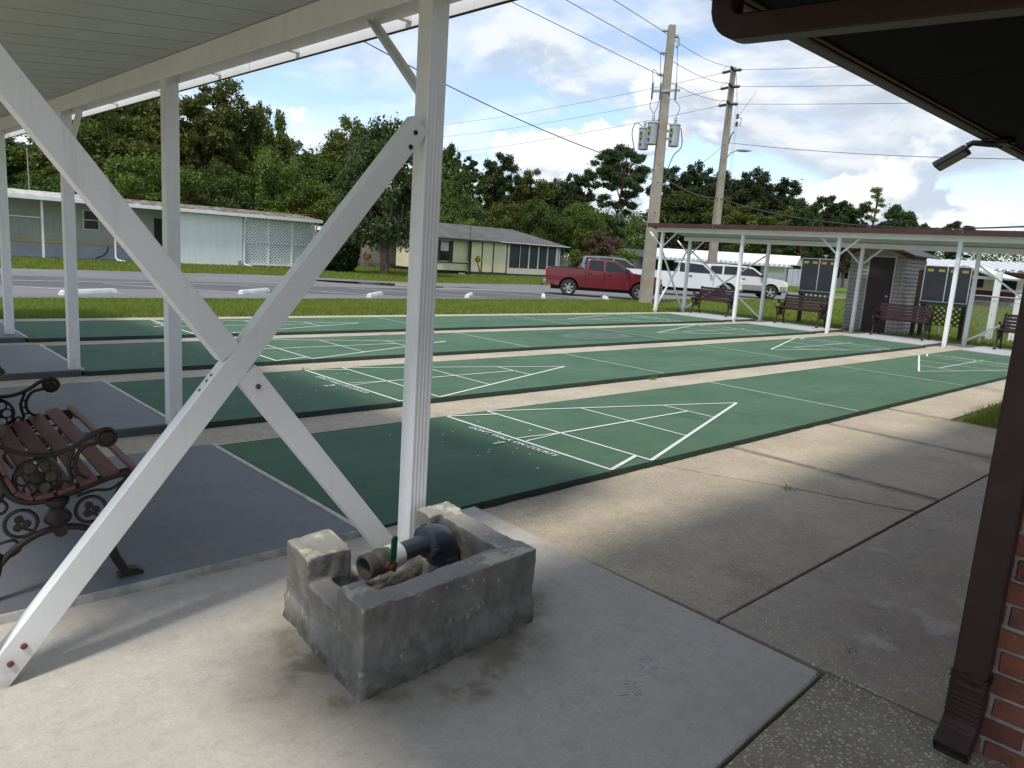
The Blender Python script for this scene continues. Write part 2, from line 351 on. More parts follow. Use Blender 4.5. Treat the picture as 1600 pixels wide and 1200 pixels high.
def planter_material():
    m, t, b = new_mat('rough_render')
    co = t.n('ShaderNodeTexCoord').outputs['Object']
    f = t.step(t.noise(co, 7, 7, .65, .4), .35, .7)
    c = t.mix(f, (.145, .138, .124), (.255, .245, .222))
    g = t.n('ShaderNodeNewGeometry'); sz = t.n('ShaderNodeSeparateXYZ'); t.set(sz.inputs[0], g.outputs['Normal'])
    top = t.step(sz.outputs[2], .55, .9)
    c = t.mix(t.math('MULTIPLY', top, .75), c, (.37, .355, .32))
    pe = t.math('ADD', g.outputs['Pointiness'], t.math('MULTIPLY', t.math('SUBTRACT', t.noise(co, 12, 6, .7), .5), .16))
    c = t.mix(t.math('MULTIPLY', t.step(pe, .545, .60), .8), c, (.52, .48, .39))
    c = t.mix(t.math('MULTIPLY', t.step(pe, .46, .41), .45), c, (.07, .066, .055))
    worn = t.math('MULTIPLY', t.step(t.noise(t.vmath('ADD', co, (3.1, .4, 0)), 5.5, 6, .7, .3), .52, .60), top)
    c = t.mix(t.math('MULTIPLY', worn, .85), c, (.62, .58, .47))
    chips = t.step(t.noise(t.vmath('ADD', co, (9, 5, 2)), 15, 7, .75, .3), .60, .66)
    c = t.mix(t.math('MULTIPLY', chips, .75), c, (.50, .46, .37))
    lo = t.n('ShaderNodeSeparateXYZ'); t.set(lo.inputs[0], co)
    alg = t.math('MULTIPLY', t.step(lo.outputs[2], .10, .0), t.step(t.noise(co, 14, 5, .6), .42, .6))
    c = t.mix(t.math('MULTIPLY', alg, .75), c, (.035, .036, .016))
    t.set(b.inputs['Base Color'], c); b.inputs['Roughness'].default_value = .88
    bn = t.n('ShaderNodeBump'); bn.inputs['Strength'].default_value = 1; bn.inputs['Distance'].default_value = .007
    t.set(bn.inputs['Height'], t.noise(co, 40, 9, .72)); t.L.new(bn.outputs[0], b.inputs['Normal'])
    return m
M['planter'] = planter_material()

def ground_material():
    m, t, b = new_mat('lawn_soil')
    co = t.n('ShaderNodeTexCoord').outputs['Object']
    f = t.step(t.noise(co, .35, 7, .62), .3, .7)
    c = t.mix(f, (.085, .135, .024), (.115, .160, .034))
    c = t.mix(t.math('MULTIPLY', t.step(t.noise(co, 9, 4, .7), .5, .8), .5), c, (.055, .075, .02))
    t.set(b.inputs['Base Color'], c); b.inputs['Roughness'].default_value = .95
    bn = t.n('ShaderNodeBump'); bn.inputs['Distance'].default_value = .03; t.set(bn.inputs['Height'], t.noise(co, 14, 6, .7)); t.L.new(bn.outputs[0], b.inputs['Normal'])
    return m
M['ground'] = ground_material()

def asphalt(name, a, c_, scale=.5):
    m, t, b = new_mat(name)
    co = t.n('ShaderNodeTexCoord').outputs['Object']
    f = t.step(t.noise(t.vmath('MULTIPLY', co, (.35, 1, 1)), scale, 7, .6), .3, .7)
    c = t.mix(f, a, c_)
    c = t.mix(t.math('MULTIPLY', t.step(t.noise(co, 30, 3, .7), .45, .8), .3), c, tuple(x * .6 for x in a))
    t.set(b.inputs['Base Color'], c); b.inputs['Roughness'].default_value = .8
    return m
M['asphalt'] = asphalt('asphalt_light', (.155, .150, .152), (.20, .19, .19))
M['asphalt_dark'] = asphalt('asphalt_dark', (.085, .082, .086), (.115, .110, .114))

def water_material():
    m, t, b = new_mat('puddle_water')
    b.inputs['Base Color'].default_value = (.018, .018, .018, 1); b.inputs['Roughness'].default_value = .03
    return m
M['water'] = water_material()

def roof_litter():
    m, t, b = new_mat('metal_roof_with_leaves')
    co = t.n('ShaderNodeTexCoord').outputs['Object']
    sx = t.n('ShaderNodeSeparateXYZ'); t.set(sx.inputs[0], co)
    amt = t.math('MULTIPLY', t.step(sx.outputs[0], -5.5, -1.0), .15)
    f = t.step(t.math('ADD', t.noise(t.vmath('MULTIPLY', co, (1, 2.2, 1)), 1.9, 7, .65, .5), amt), .53, .62)
    c = t.mix(f, (.52, .50, .47), (.075, .048, .034))
    c = t.mix(t.math('MULTIPLY', f, t.step(t.noise(co, 4.5, 5, .7), .48, .62)), c, (.24, .17, .12))
    t.set(b.inputs['Base Color'], c); b.inputs['Roughness'].default_value = .8
    return m
M['roof_litter'] = roof_litter()

def grass_material(name, a, c_, dry):
    m, t, b = new_mat(name)
    g = t.n('ShaderNodeNewGeometry'); co = t.n('ShaderNodeTexCoord').outputs['Object']
    f = t.step(t.noise(co, .6, 5, .6), .3, .7)
    c = t.mix(f, a, c_)
    c = t.mix(t.math('MULTIPLY', g.outputs['Random Per Island'], .55), c, dry)
    N = t.N; L = t.L
    d = t.n('ShaderNodeBsdfDiffuse'); tr = t.n('ShaderNodeBsdfTranslucent'); t.set(d.inputs[0], c); t.set(tr.inputs[0], c)
    mx = t.n('ShaderNodeMixShader'); mx.inputs[0].default_value = .4; L.new(d.outputs[0], mx.inputs[1]); L.new(tr.outputs[0], mx.inputs[2])
    L.new(mx.outputs[0], N['Material Output'].inputs[0]); return m
M['grass'] = grass_material('grass_blades', (.150, .222, .030), (.200, .268, .046), (.30, .30, .10))

def leaf_material(name, a, c_, tip, spread=.5, transl=.35):
    m, t, b = new_mat(name)
    g = t.n('ShaderNodeNewGeometry'); oi = t.n('ShaderNodeObjectInfo'); co = t.n('ShaderNodeTexCoord').outputs['Object']
    c = t.mix(t.step(t.noise(co, .55, 3, .6), .35, .65), a, c_)
    c = t.mix(t.math('MULTIPLY', t.math('POWER', g.outputs['Random Per Island'], 2.), spread), c, tip)
    hsv = t.n('ShaderNodeHueSaturation'); t.set(hsv.inputs['Color'], c)
    t.set(hsv.inputs['Hue'], t.math('ADD', .485, t.math('MULTIPLY', oi.outputs['Random'], .03)))
    t.set(hsv.inputs['Value'], t.math('ADD', .75, t.math('MULTIPLY', oi.outputs['Random'], .5)))
    d = t.n('ShaderNodeBsdfDiffuse'); tr = t.n('ShaderNodeBsdfTranslucent'); gl = t.n('ShaderNodeBsdfGlossy'); gl.inputs['Roughness'].default_value = .6
    t.set(d.inputs[0], hsv.outputs[0]); t.set(tr.inputs[0], hsv.outputs[0])
    mx = t.n('ShaderNodeMixShader'); mx.inputs[0].default_value = transl; t.L.new(d.outputs[0], mx.inputs[1]); t.L.new(tr.outputs[0], mx.inputs[2])
    m2 = t.n('ShaderNodeMixShader'); m2.inputs[0].default_value = .02; t.L.new(mx.outputs[0], m2.inputs[1]); t.L.new(gl.outputs[0], m2.inputs[2])
    t.L.new(m2.outputs[0], t.N['Material Output'].inputs[0]); return m
M['leaf_oak'] = leaf_material('leaf_oak', (.052, .084, .016), (.094, .128, .022), (.23, .235, .040), .6)  # random pale-leaf tone raised to imitate sunlit tips
M['leaf_low'] = leaf_material('leaf_low', (.042, .074, .016), (.072, .112, .022), (.16, .185, .035))
M['leaf_pine'] = leaf_material('leaf_pine', (.034, .058, .020), (.052, .080, .024), (.09, .115, .03), .4)
M['leaf_bright'] = leaf_material('leaf_bright', (.095, .150, .022), (.13, .185, .028), (.22, .25, .04))
M['leaf_moss'] = leaf_material('leaf_moss', (.050, .080, .024), (.078, .108, .034), (.14, .16, .06))
M['leaf_crape'] = leaf_material('leaf_crape', (.060, .085, .030), (.16, .085, .060), (.32, .12, .11), .7)
M['leaf_bush'] = leaf_material('leaf_bush', (.016, .034, .010), (.028, .052, .014), (.05, .08, .02))
M['leaf_yellow'] = leaf_material('leaf_yellow', (.30, .30, .035), (.22, .26, .03), (.45, .40, .05))
M['moss_grey'] = leaf_material('moss_grey', (.075, .08, .055), (.10, .10, .07), (.15, .15, .11))

# ---------------------------------------------------------------- object helpers
LOC = {}
def tag(o, label=None, cat=None, group=None, kind=None):
    if label: o['label'] = label
    if cat: o['category'] = cat
    if group: o['group'] = group
    if kind: o['kind'] = kind
    return o

def thing(name, label=None, cat=None, loc=(0, 0, 0), rz=0., group=None, kind=None):
    o = bpy.data.objects.new(name, None); COL.objects.link(o); o.empty_display_size = .2
    o.location = loc; o.rotation_euler = (0, 0, rz); LOC[o.name] = Vector(loc)
    return tag(o, label, cat, group, kind)

def copy_tree(o, loc=None, rz=None, parent=None):
    c = o.copy(); COL.objects.link(c)
    if parent: c.parent = parent
    if loc is not None: c.location = loc
    if rz is not None: c.rotation_euler = (0, 0, rz)
    for ch in [k for k in o.children]: copy_tree(ch, parent=c)
    return c

class MB:
    def __init__(s): s.v = []; s.f = []
    def add(s, vs, fs):
        k = len(s.v); s.v += [tuple(p) for p in vs]; s.f += [tuple(i + k for i in q) for q in fs]; return s
    def box(s, x0, x1, y0, y1, z0, z1):
        return s.add([(x0, y0, z0), (x1, y0, z0), (x1, y1, z0), (x0, y1, z0), (x0, y0, z1), (x1, y0, z1), (x1, y1, z1), (x0, y1, z1)],
                     [(0, 3, 2, 1), (4, 5, 6, 7), (0, 1, 5, 4), (1, 2, 6, 5), (2, 3, 7, 6), (3, 0, 4, 7)])
    def beam(s, a, b, w, h, up=(0, 0, 1)):
        a = Vector(a); b = Vector(b); d = (b - a).normalized(); sd = d.cross(Vector(up)).normalized(); u = sd.cross(d)
        vs = []
        for p in (a, b):
            for i, j in ((-1, -1), (1, -1), (1, 1), (-1, 1)): vs.append(p + sd * (w / 2 * i) + u * (h / 2 * j))
        return s.add(vs, [(3, 2, 1, 0), (4, 5, 6, 7), (0, 1, 5, 4), (1, 2, 6, 5), (2, 3, 7, 6), (3, 0, 4, 7)])
    def profile_beam(s, a, b, prof, up=(0, 0, 1)):
        """sweep a closed 2d profile (side, up) from a to b"""
        a = Vector(a); b = Vector(b); d = (b - a).normalized(); sd = d.cross(Vector(up)).normalized(); u = sd.cross(d); n = len(prof)
        vs = [p + sd * x + u * y for p in (a, b) for x, y in prof]
        return s.add(vs, [tuple(range(n - 1, -1, -1)), tuple(range(n, 2 * n))] + [(i, (i + 1) % n, n + (i + 1) % n, n + i) for i in range(n)])
    def tube(s, pts, r, n=8, closed=False):
        pts = [Vector(p) for p in pts]; m = len(pts); rr = r if isinstance(r, (list, tuple)) else [r] * m
        ref = None; vs = []
        for i, p in enumerate(pts):
            if closed: d = pts[(i + 1) % m] - pts[i - 1]
            else: d = pts[min(i + 1, m - 1)] - pts[max(i - 1, 0)]
            if d.length < 1e-9: d = Vector((0, 0, 1))
            d.normalize()
            if ref is None: ref = d.orthogonal().normalized()
            ref = (ref - d * ref.dot(d))
            if ref.length < 1e-6: ref = d.orthogonal()
            ref.normalize(); q = d.cross(ref)
            for k in range(n):
                a = 2 * math.pi * k / n; vs.append(p + (ref * math.cos(a) + q * math.sin(a)) * rr[i])
        fs = []
        for i in range(m if closed else m - 1):
            j = (i + 1) % m
            for k in range(n): fs.append((i * n + k, i * n + (k + 1) % n, j * n + (k + 1) % n, j * n + k))
        if not closed: fs += [tuple(range(n - 1, -1, -1)), tuple(range((m - 1) * n, m * n))]
        return s.add(vs, fs)
    def lathe(s, prof, n=24, at=(0, 0, 0), axis=(0, 0, 1), cap=True):
        """prof: list of (radius, distance along the axis)"""
        ax = Vector(axis).normalized(); u = ax.orthogonal().normalized(); w = ax.cross(u); o = Vector(at); vs = []
        for r, z in prof:
            for k in range(n):
                a = 2 * math.pi * k / n; vs.append(o + ax * z + (u * math.cos(a) + w * math.sin(a)) * r)
        fs = []
        for i in range(len(prof) - 1):
            for k in range(n): fs.append((i * n + k, i * n + (k + 1) % n, (i + 1) * n + (k + 1) % n, (i + 1) * n + k))
        if cap: fs += [tuple(range(n - 1, -1, -1)), tuple(range((len(prof) - 1) * n, len(prof) * n))]
        return s.add(vs, fs)
    def prism(s, poly, c0, c1, fn):
        """extrude a 2d polygon between c0 and c1; fn(a, b, c) -> xyz"""
        n = len(poly); vs = [fn(a, b, c0) for a, b in poly] + [fn(a, b, c1) for a, b in poly]
        return s.add(vs, [tuple(range(n - 1, -1, -1)), tuple(range(n, 2 * n))] + [(i, (i + 1) % n, n + (i + 1) % n, n + i) for i in range(n)])
    def slab(s, poly, z0, z1): return s.prism(poly, z0, z1, lambda a, b, c: (a, b, c))
    def build(s, name, m, parent=None, local=False, bevel=0., seg=2, smooth=35, kind=None):
        me = bpy.data.meshes.new(name)
        off = Vector((0, 0, 0))
        if parent is not None and not local:
            q = parent
            while q is not None: off += Vector(q.location); q = q.parent
        me.from_pydata([(x - off.x, y - off.y, z - off.z) for x, y, z in s.v], [], s.f)
        bm = bmesh.new(); bm.from_mesh(me)
        bmesh.ops.recalc_face_normals(bm, faces=bm.faces)
        if bevel:
            es = [e for e in bm.edges if len(e.link_faces) == 2 and e.calc_face_angle(0) > R(28)]
            bmesh.ops.bevel(bm, geom=es, offset=bevel, segments=seg, profile=.5, affect='EDGES', clamp_overlap=True)
        bm.to_mesh(me); bm.free()
        if smooth:
            me.polygons.foreach_set('use_smooth', [True] * len(me.polygons)); me.set_sharp_from_angle(angle=R(smooth))
        if m is not None: me.materials.append(m)
        o = bpy.data.objects.new(name, me); COL.objects.link(o)
        if parent is not None: o.parent = parent
        if bevel: o.modifiers.new('weighted', 'WEIGHTED_NORMAL').keep_sharp = True
        if kind: o['kind'] = kind
        return o

def obox(name, m, parent, x0, x1, y0, y1, z0, z1, bevel=0., local=False, seg=2):
    return MB().box(x0, x1, y0, y1, z0, z1).build(name, m, parent, local, bevel, seg)

def raw_mesh(name, verts, faces_n, m, kind=None, parent=None, smooth=False):
    """verts (N,3) array whose faces are consecutive runs of faces_n vertices"""
    me = bpy.data.meshes.new(name); nv = len(verts); nf = nv // faces_n
    me.vertices.add(nv); me.vertices.foreach_set('co', np.asarray(verts, np.float32).ravel())
    me.loops.add(nv); me.loops.foreach_set('vertex_index', np.arange(nv, dtype=np.int32))
    me.polygons.add(nf); me.polygons.foreach_set('loop_start', np.arange(0, nv, faces_n, dtype=np.int32))
    me.polygons.foreach_set('loop_total', np.full(nf, faces_n, np.int32))
    me.update(calc_edges=True); me.materials.append(m)
    o = bpy.data.objects.new(name, me); COL.objects.link(o)
    if kind: o['kind'] = kind
    if parent is not None: o.parent = parent
    return o

# ================================================================ GROUND, PAVING, COURTS
def sstep(a, b, x):
    t = min(max((x - a) / (b - a), 0), 1); return t * t * (3 - 2 * t)
PAVED = (-7.0, 18.35, -9.0, 10.06)
def gz(x, y):
    if PAVED[0] < x < PAVED[1] and PAVED[2] < y < PAVED[3]: return -.16
    return -.055 - .295 * sstep(10.1, 16.5, y)

def ground():
    xs = [-400, -150, -60, -30, -15, -7.02, -6.98] + list(np.arange(-6, 18, 1.0)) + [18.33, 18.37] + list(np.arange(19, 62, 1.5)) + [70, 90, 130, 220, 450, 900]
    ys = [-500, -200, -80, -30, -15, -9.02, -8.98, -6, -3, 0, 3, 6, 8, 10.04, 10.08] + list(np.arange(10.5, 18, .5)) + list(np.arange(19, 46, 1.5)) + [60, 90, 150, 300, 800]
    vs = []; fs = []; n = len(ys)
    for x in xs:
        for y in ys:
            z = gz(x, y)
            if z > -.1 or y > 10.1: z += .018 * mnoise.noise((x * .4, y * .4, 0))
            vs.append((x, y, z))
    for i in range(len(xs) - 1):
        for j in range(n - 1): fs.append((i * n + j, (i + 1) * n + j, (i + 1) * n + j + 1, i * n + j + 1))
    mb = MB(); mb.add(vs, fs); return mb.build('ground', M['ground'], smooth=80, kind='structure')
ground()

def flat(name, polys, z, m, parent=None, kind=None):
    mb = MB()
    for i, p in enumerate(polys): mb.add([(x, y, z + (i * .00022 if len(polys) > 1 else 0)) for x, y in p], [tuple(range(len(p)))])
    return mb.build(name, m, parent, smooth=0, kind=kind)

def wob(a, b, n=14, amp=.05, seed=0):
    """points from a to b with a natural wander"""
    out = []
    for i in range(n + 1):
        t = i / n; x = a[0] + (b[0] - a[0]) * t; y = a[1] + (b[1] - a[1]) * t
        k = math.sin(math.pi * t) ** .5 * amp
        out.append((x + k * mnoise.noise((x * 1.7, y * 1.7, seed)), y + k * mnoise.noise((x * 1.7, y * 1.7, seed + 9))))
    return out

lot = flat('parking_lot', [wob((-45, 16.0), (1.2, 16.75), 10, .2) + wob((3, 16.85), (21.2, 17.5), 16, .15) + wob((23, 17.6), (58, 20.3), 16, .15) + [(58, 26.8)] + wob((56, 26.8), (30, 27.5), 12, .2) + wob((28.5, 27.4), (19.3, 26.5), 8, .2) + wob((18.3, 26.8), (15, 28.5), 6, .15) + wob((13.5, 29.2), (2.5, 28.7), 8, .2) + [(-45, 28.2)]], -.322, M['asphalt'], kind='structure')
flat('driving_lane', [[(-45, 20.6), (-10, 20.5), (2, 20.4), (17.8, 17.75), (22, 17.7), (22, 21.2), (16, 22.2), (2, 24.8), (-10, 25.1), (-45, 25.3)]], -.318, M['asphalt_dark'], kind='structure')
# painted stall lines, one object each
for i, x in enumerate((-3.5, .7, 4.9, 9.1, 13.3, 17.6, 21.8)):
    d = Vector((.72, -.69)); s_ = Vector((.69, .72)) * .05; a = Vector((x, 21.5)) - d * .4; b = a + d * 5.2
    flat('stall_line', [[tuple(a - s_), tuple(b - s_), tuple(b + s_), tuple(a + s_)]], -.313, M['line_white'], parent=None, kind='structure')
flat('edge_line', [[(-30, 22.55), (26, 22.30), (26, 22.40), (-30, 22.65)]], -.313, M['line_white'], kind='structure')
# rain puddle at the far kerb of the lot
def puddle(name, cx, cy, rx, ry, rot, seed):
    p = []
    for i in range(44):
        a = 2 * math.pi * i / 44; k = 1 + .35 * mnoise.noise((math.cos(a) * 1.6, math.sin(a) * 1.6, seed))
        x = rx * k * math.cos(a); y = ry * k * math.sin(a); p.append((cx + x * math.cos(rot) - y * math.sin(rot), cy + x * math.sin(rot) + y * math.cos(rot)))
    flat(name, [p], -.309, M['water'], kind='structure')
puddle('puddle', 16.3, 24.75, 3.0, .85, -.52, 3); puddle('puddle', 20.2, 23.5, .8, .12, -.4, 8)

# ---- walkway: a root with cast slabs as parts, joints are real gaps over a dark bed
M['joint_dirt'] = mat('joint_dirt', (.030, .027, .022), (.02, .018, .014), 20, 1)
flat('paving_bed', [[(-7, -9), (18.35, -9), (18.35, 10.06), (-7, 10.06)]], -.095, M['joint_dirt'], kind='structure')
walkway = thing('walkway', kind='structure')
def ragged(poly, amp=.0035, step=.055):
    out = []; n = len(poly)
    for i in range(n):
        a = poly[i]; b = poly[(i + 1) % n]; k = max(1, min(60, int(math.dist(a, b) / step)))
        for j in range(k):
            t = j / k; x = a[0] + (b[0] - a[0]) * t; y = a[1] + (b[1] - a[1]) * t
            out.append((x + amp * mnoise.noise((x * 13, y * 13, i)) * (j > 0), y + amp * mnoise.noise((x * 13, y * 13, i + 7)) * (j > 0)))
    return out
def slab(poly, m, top=-.036, name='slab', bev=.004):
    if len(poly) < 12: poly = ragged(poly)
    return MB().slab(poly, top - .05, top).build(name, m, walkway, bevel=bev, seg=1)
def inset(poly, d=.006):
    cx = sum(p[0] for p in poly) / len(poly); cy = sum(p[1] for p in poly) / len(poly)
    return [(x - d * (1 if x > cx else -1), y - d * (1 if y > cy else -1)) for x, y in poly]
crack = [(x + .012 * mnoise.noise((x * 19, y * 23, 1)), y) for x, y in wob((2.50, .02), (3.12, -1.56), 60, .10, 4)]
slab([(.758, .02), (.750, -1.567)] + [(x - .014 - .016 * abs(mnoise.noise((y * 9, 3, 0))) - .008 * max(0, -y - .5), y) for x, y in reversed(crack)], M['walk'])
slab([(x + .009, y) for x, y in crack] + [(3.53, -1.567), (3.50, .02)], M['walk'])
for x0, x1 in ((3.526, 5.293), (5.320, 6.85)): slab([(x0, .02), (x1, .02), (x1 + .09, -1.567), (x0 + .03, -1.567)], M['walk'], -.036 if x0 < 5 else -.038)
slab([(6.875, .02), (9.9, .02), (9.9, -.62), (6.885, -.64)], M['walk'], -.037)
for x0 in (9.91, 12.91, 15.91): slab([(x0, .02), (min(x0 + 2.985, 18.3), .02), (min(x0 + 2.985, 18.3), -.62), (x0, -.62)], M['walk'])
crk2 = wob((3.05, -1.575), (3.4, -2.46), 12, .05, 2)
slab([(.752, -1.574), (.735, -2.46)] + [(x - .004, y) for x, y in reversed(crk2)], M['walk_dark'], -.040)
slab([(x + .004, y) for x, y in crk2] + [(7.0, -2.46), (6.95, -1.574)], M['walk_dark'], -.041)
ns = slab([(.741, .03), (.700, -2.03), (-.35, -2.075), (-5.0, -2.2), (-6.9, -2.2), (-6.9, -.05), (-1.75, -.045), (-.02, .045)], M['new_slab'], -.036, bev=.006)
for q in ns.data.vertices: q.co.z += .026 * (q.co.y + 2.05) / 2.05            # laid to a slight fall
slab(inset([(.728, -2.04), (.71, -4.5), (-6.9, -4.5), (-6.9, -2.215), (-5, -2.215), (-.35, -2.09)], .004), M['pebble'], -.040)
slab([(-6.9, -4.51), (.70, -4.51), (.70, -8.9), (-6.9, -8.9)], M['walk_dark'], -.045)
# gutters of concrete between the courts, in lengths
GAP = 2.49; CW = 1.83
for k in range(4):
    y0 = k * GAP + CW - .05; y1 = (k + 1) * GAP + .05 if k < 3 else 10.04
    cuts = [-1.8 - .2 * k, 1.6 + .9 * k % 2, 4.9 + .5 * k, 8.3 - .3 * k, 11.6 + .25 * k, 14.9, 18.3]
    for a, b in zip(cuts, cuts[1:]): slab([(a + .005, y0), (b - .005, y0), (b - .005, y1), (a + .005, y1)], M['strip'], -.044)
for k in range(4):
    slab([(16.32, k * GAP - .02), (18.3, k * GAP - .02), (18.3, k * GAP + CW + .02), (16.32, k * GAP + CW + .02)], M['strip'], -.050)
slab([(-6.9, -.03), (-1.725, -.03), (-1.725, 10.04), (-6.9, 10.04)], M['strip'], -.052)

# ---- shuffleboard courts
def text_mesh(s, size):
    cu = bpy.data.curves.new('letters', 'FONT'); cu.body = s; cu.size = size; cu.align_x = 'CENTER'; cu.align_y = 'CENTER'; cu.resolution_u = 2; cu.offset = size * .022
    o = bpy.data.objects.new('letters', cu); COL.objects.link(o)
    me = bpy.data.meshes.new_from_object(o.evaluated_get(bpy.context.evaluated_depsgraph_get())); bpy.data.objects.remove(o)
    return me
T_WORDS = text_mesh("DON'T WALK ON COURTS", .078); T_WORDS.materials.append(M['court_line'])
T_NUM = [text_mesh(str(k + 1), .16) for k in range(4)]
for q in T_NUM: q.materials.append(M['court_line'])

def seg(a, b, w):
    a = Vector(a); b = Vector(b); d = (b - a).normalized(); n = Vector((-d.y, d.x)) * (w / 2)
    return [tuple(a - n), tuple(b - n), tuple(b + n), tuple(a + n)]
def court_lines(y0, flip):
    LW = .024; S = []
    def P(x, y): return ((52 - x) * FT if flip else x * FT, y0 + (6 - y if flip else y) * FT)
    for a, b, w in (((6.5, .03), (6.5, 5.97), 1.25), ((8, .03), (8, 5.97), 1), ((11, 1), (11, 5), .9), ((14, 2), (14, 4), .9), ((8, .05), (17, 3), 1.25), ((8, 5.95), (17, 3), 1.),
                    ((8, 3), (14, 3), 1), ((6.5, .05), (8, .5), 1.25), ((6.5, 5.95), (8, 5.5), 1.), ((8, 3), (6.55, 2.83), .6), ((8, 3), (6.55, 3.17), .6), ((20, .02), (20, 5.98), .8)):
        S.append(seg(P(*a), P(*b), LW * w))
    return S
for k in range(4):
    y0 = k * GAP
    c = obox('court_surface', M['court'], None, .0, 15.86, y0, y0 + CW, -.045, 0); c['kind'] = 'structure'
    # ragged dark edge where the old coat has broken away along both sides
    for side in (0, 1):
        yy = y0 if side == 0 else y0 + CW; sg = -1 if side == 0 else 1; mb = MB(); N_ = 160
        vs = []
        for i in range(N_ + 1):
            x = 15.86 * i / N_; o_ = .012 + .012 * mnoise.noise((x * 6, yy, 1)); i_ = -.006 + .012 * mnoise.noise((x * 9, yy, 5))
            vs += [(x, yy - sg * i_ * .0 + sg * .0, .0022), (x, yy + sg * o_, -.012), (x, yy + sg * (o_ + .010), -.052)]
        fs = []
        for i in range(N_):
            for j in range(2): fs.append((i * 3 + j, i * 3 + 3 + j, i * 3 + 4 + j, i * 3 + 1 + j))
        mb.add(vs, fs); mb.build('court_edge', M['court_edge'], c)
    for flip in (False, True):
        flat('line', court_lines(y0, flip), .004, M['court_line'], c)
        for me, x, nm in ((T_WORDS, 1.895, 'lettering'), (T_NUM[k], 1.765, 'numeral')):
            o = bpy.data.objects.new(nm, me); COL.objects.link(o); o.parent = c
            o.location = (52 * FT - x if flip else x, y0 + CW / 2 + (.01 if nm == 'numeral' else .012), .0075); o.rotation_euler = (0, 0, R(90) if flip else R(-90))
    # flecks of worn paint
    if k < 3:
        mb = MB(); rr = random.Random(k + 3)
        for i in range(26 if k == 0 else 12):
            x = rr.gauss(1.75, .42); y = y0 + rr.uniform(.25, 1.6)
            if not .1 < x < 3: continue
            r_ = rr.uniform(.004, .016); n_ = 6
            mb.add([(x + r_ * rr.uniform(.5, 1.2) * math.cos(a * math.pi / 3), y + r_ * rr.uniform(.4, 1) * math.sin(a * math.pi / 3), .0042) for a in range(n_)], [tuple(range(n_))])
        o = mb.build('paint_fleck', M['court_line'], c, smooth=0, kind='stuff')

# ---- raised bench pads at both ends
def pad(name, x0, x1, y0, y1, top, mt, side, kind='structure'):
    c = MB().box(x0, x1, y0, y1, -.07, top).build(name, mt, None, bevel=.008, kind=kind)
    if side:
        for j, yy in enumerate((y0, y1)):
            MB().box(x0, x1 - .01, yy - .002, yy + .002, -.052, top - .012).build('pad_side', side, c)
    return c
for k in range(4):
    y0 = k * GAP + (-.03 if k == 0 else .0)
    pad('bench_pad', -1.72, -.035, y0, k * GAP + CW, .022, M['pad'], M['pad_side'] if k else None)
    mb = MB(); ys = np.linspace(k * GAP + .02, k * GAP + CW - .02, 14); mb.tube([(-.016 + .004 * mnoise.noise((y, k, 0)), y, .016) for y in ys], .0135, 10)
    o = mb.build('pipe_edging', M['pipe_trim']); tag(o, ('cracked pale pipe edging between the nearest grey pad and green court', 'pale pipe edging between the second grey pad and its court', 'pale pipe edging between the third grey pad and its court', 'pale pipe edging between the farthest grey pad and its court')[k], 'pipe edging', 'pipe edgings at the court ends')
    pad('bench_pad', 15.90, 17.62, k * GAP + .06, k * GAP + CW - .02, .022, M['pad_far'], M['pad_side'])
# broken mortar lip where the nearest pad meets the pale slab
mb = MB(); vs = []; N_ = 120
for i in range(N_ + 1):
    x = -1.72 + 1.70 * i / N_; w = .008 + .010 * mnoise.noise((x * 7, 2, 0)) + .005 * mnoise.noise((x * 23, 5, 0)); yb = -.045 + .05 * max(0, (x + .5)) * 0
    vs += [(x, -.026, .0228), (x, -.030 - w * .3, .020), (x, -.033 - w * .8, .004 + .006 * mnoise.noise((x * 11, 0, 3))), (x, -.035 - w * .9, -.05)]
fs = [(i * 4 + j, i * 4 + 4 + j, i * 4 + 5 + j, i * 4 + 1 + j) for i in range(N_) for j in range(3)]
mb.add(vs, fs); mb.build('mortar_lip', mat('grey_mortar', (.46, .45, .42), (.28, .28, .27), 16, .9, bump=.003), kind='structure')

# ================================================================ THE TWO SHELTERS
def fluted(w, d, n=4, g=.0012):
    """outline of a fluted square tube"""
    out = []
    def side(ax, ay, bx, by, nx, ny):
        pts = []
        L = 16
        for i in range(n):
            c = (i + 1) / (n + 1)
            for t, k in ((c - .065, 0), (c - .035, 1), (c + .035, 1), (c + .065, 0)): pts.append((ax + (bx - ax) * t - nx * g * k, ay + (by - ay) * t - ny * g * k))
        return pts
    h = w / 2; e = d / 2; r = .004
    out += [(-h + r, -e)] + side(-h, -e, h, -e, 0, -1) + [(h - r, -e), (h, -e + r)] + side(h, -e, h, e, 1, 0) + [(h, e - r), (h - r, e)] + side(h, e, -h, e, 0, 1) + [(-h + r, e), (-h, e - r)] + side(-h, e, -h, -e, -1, 0) + [(-h, -e + r)]
    return out

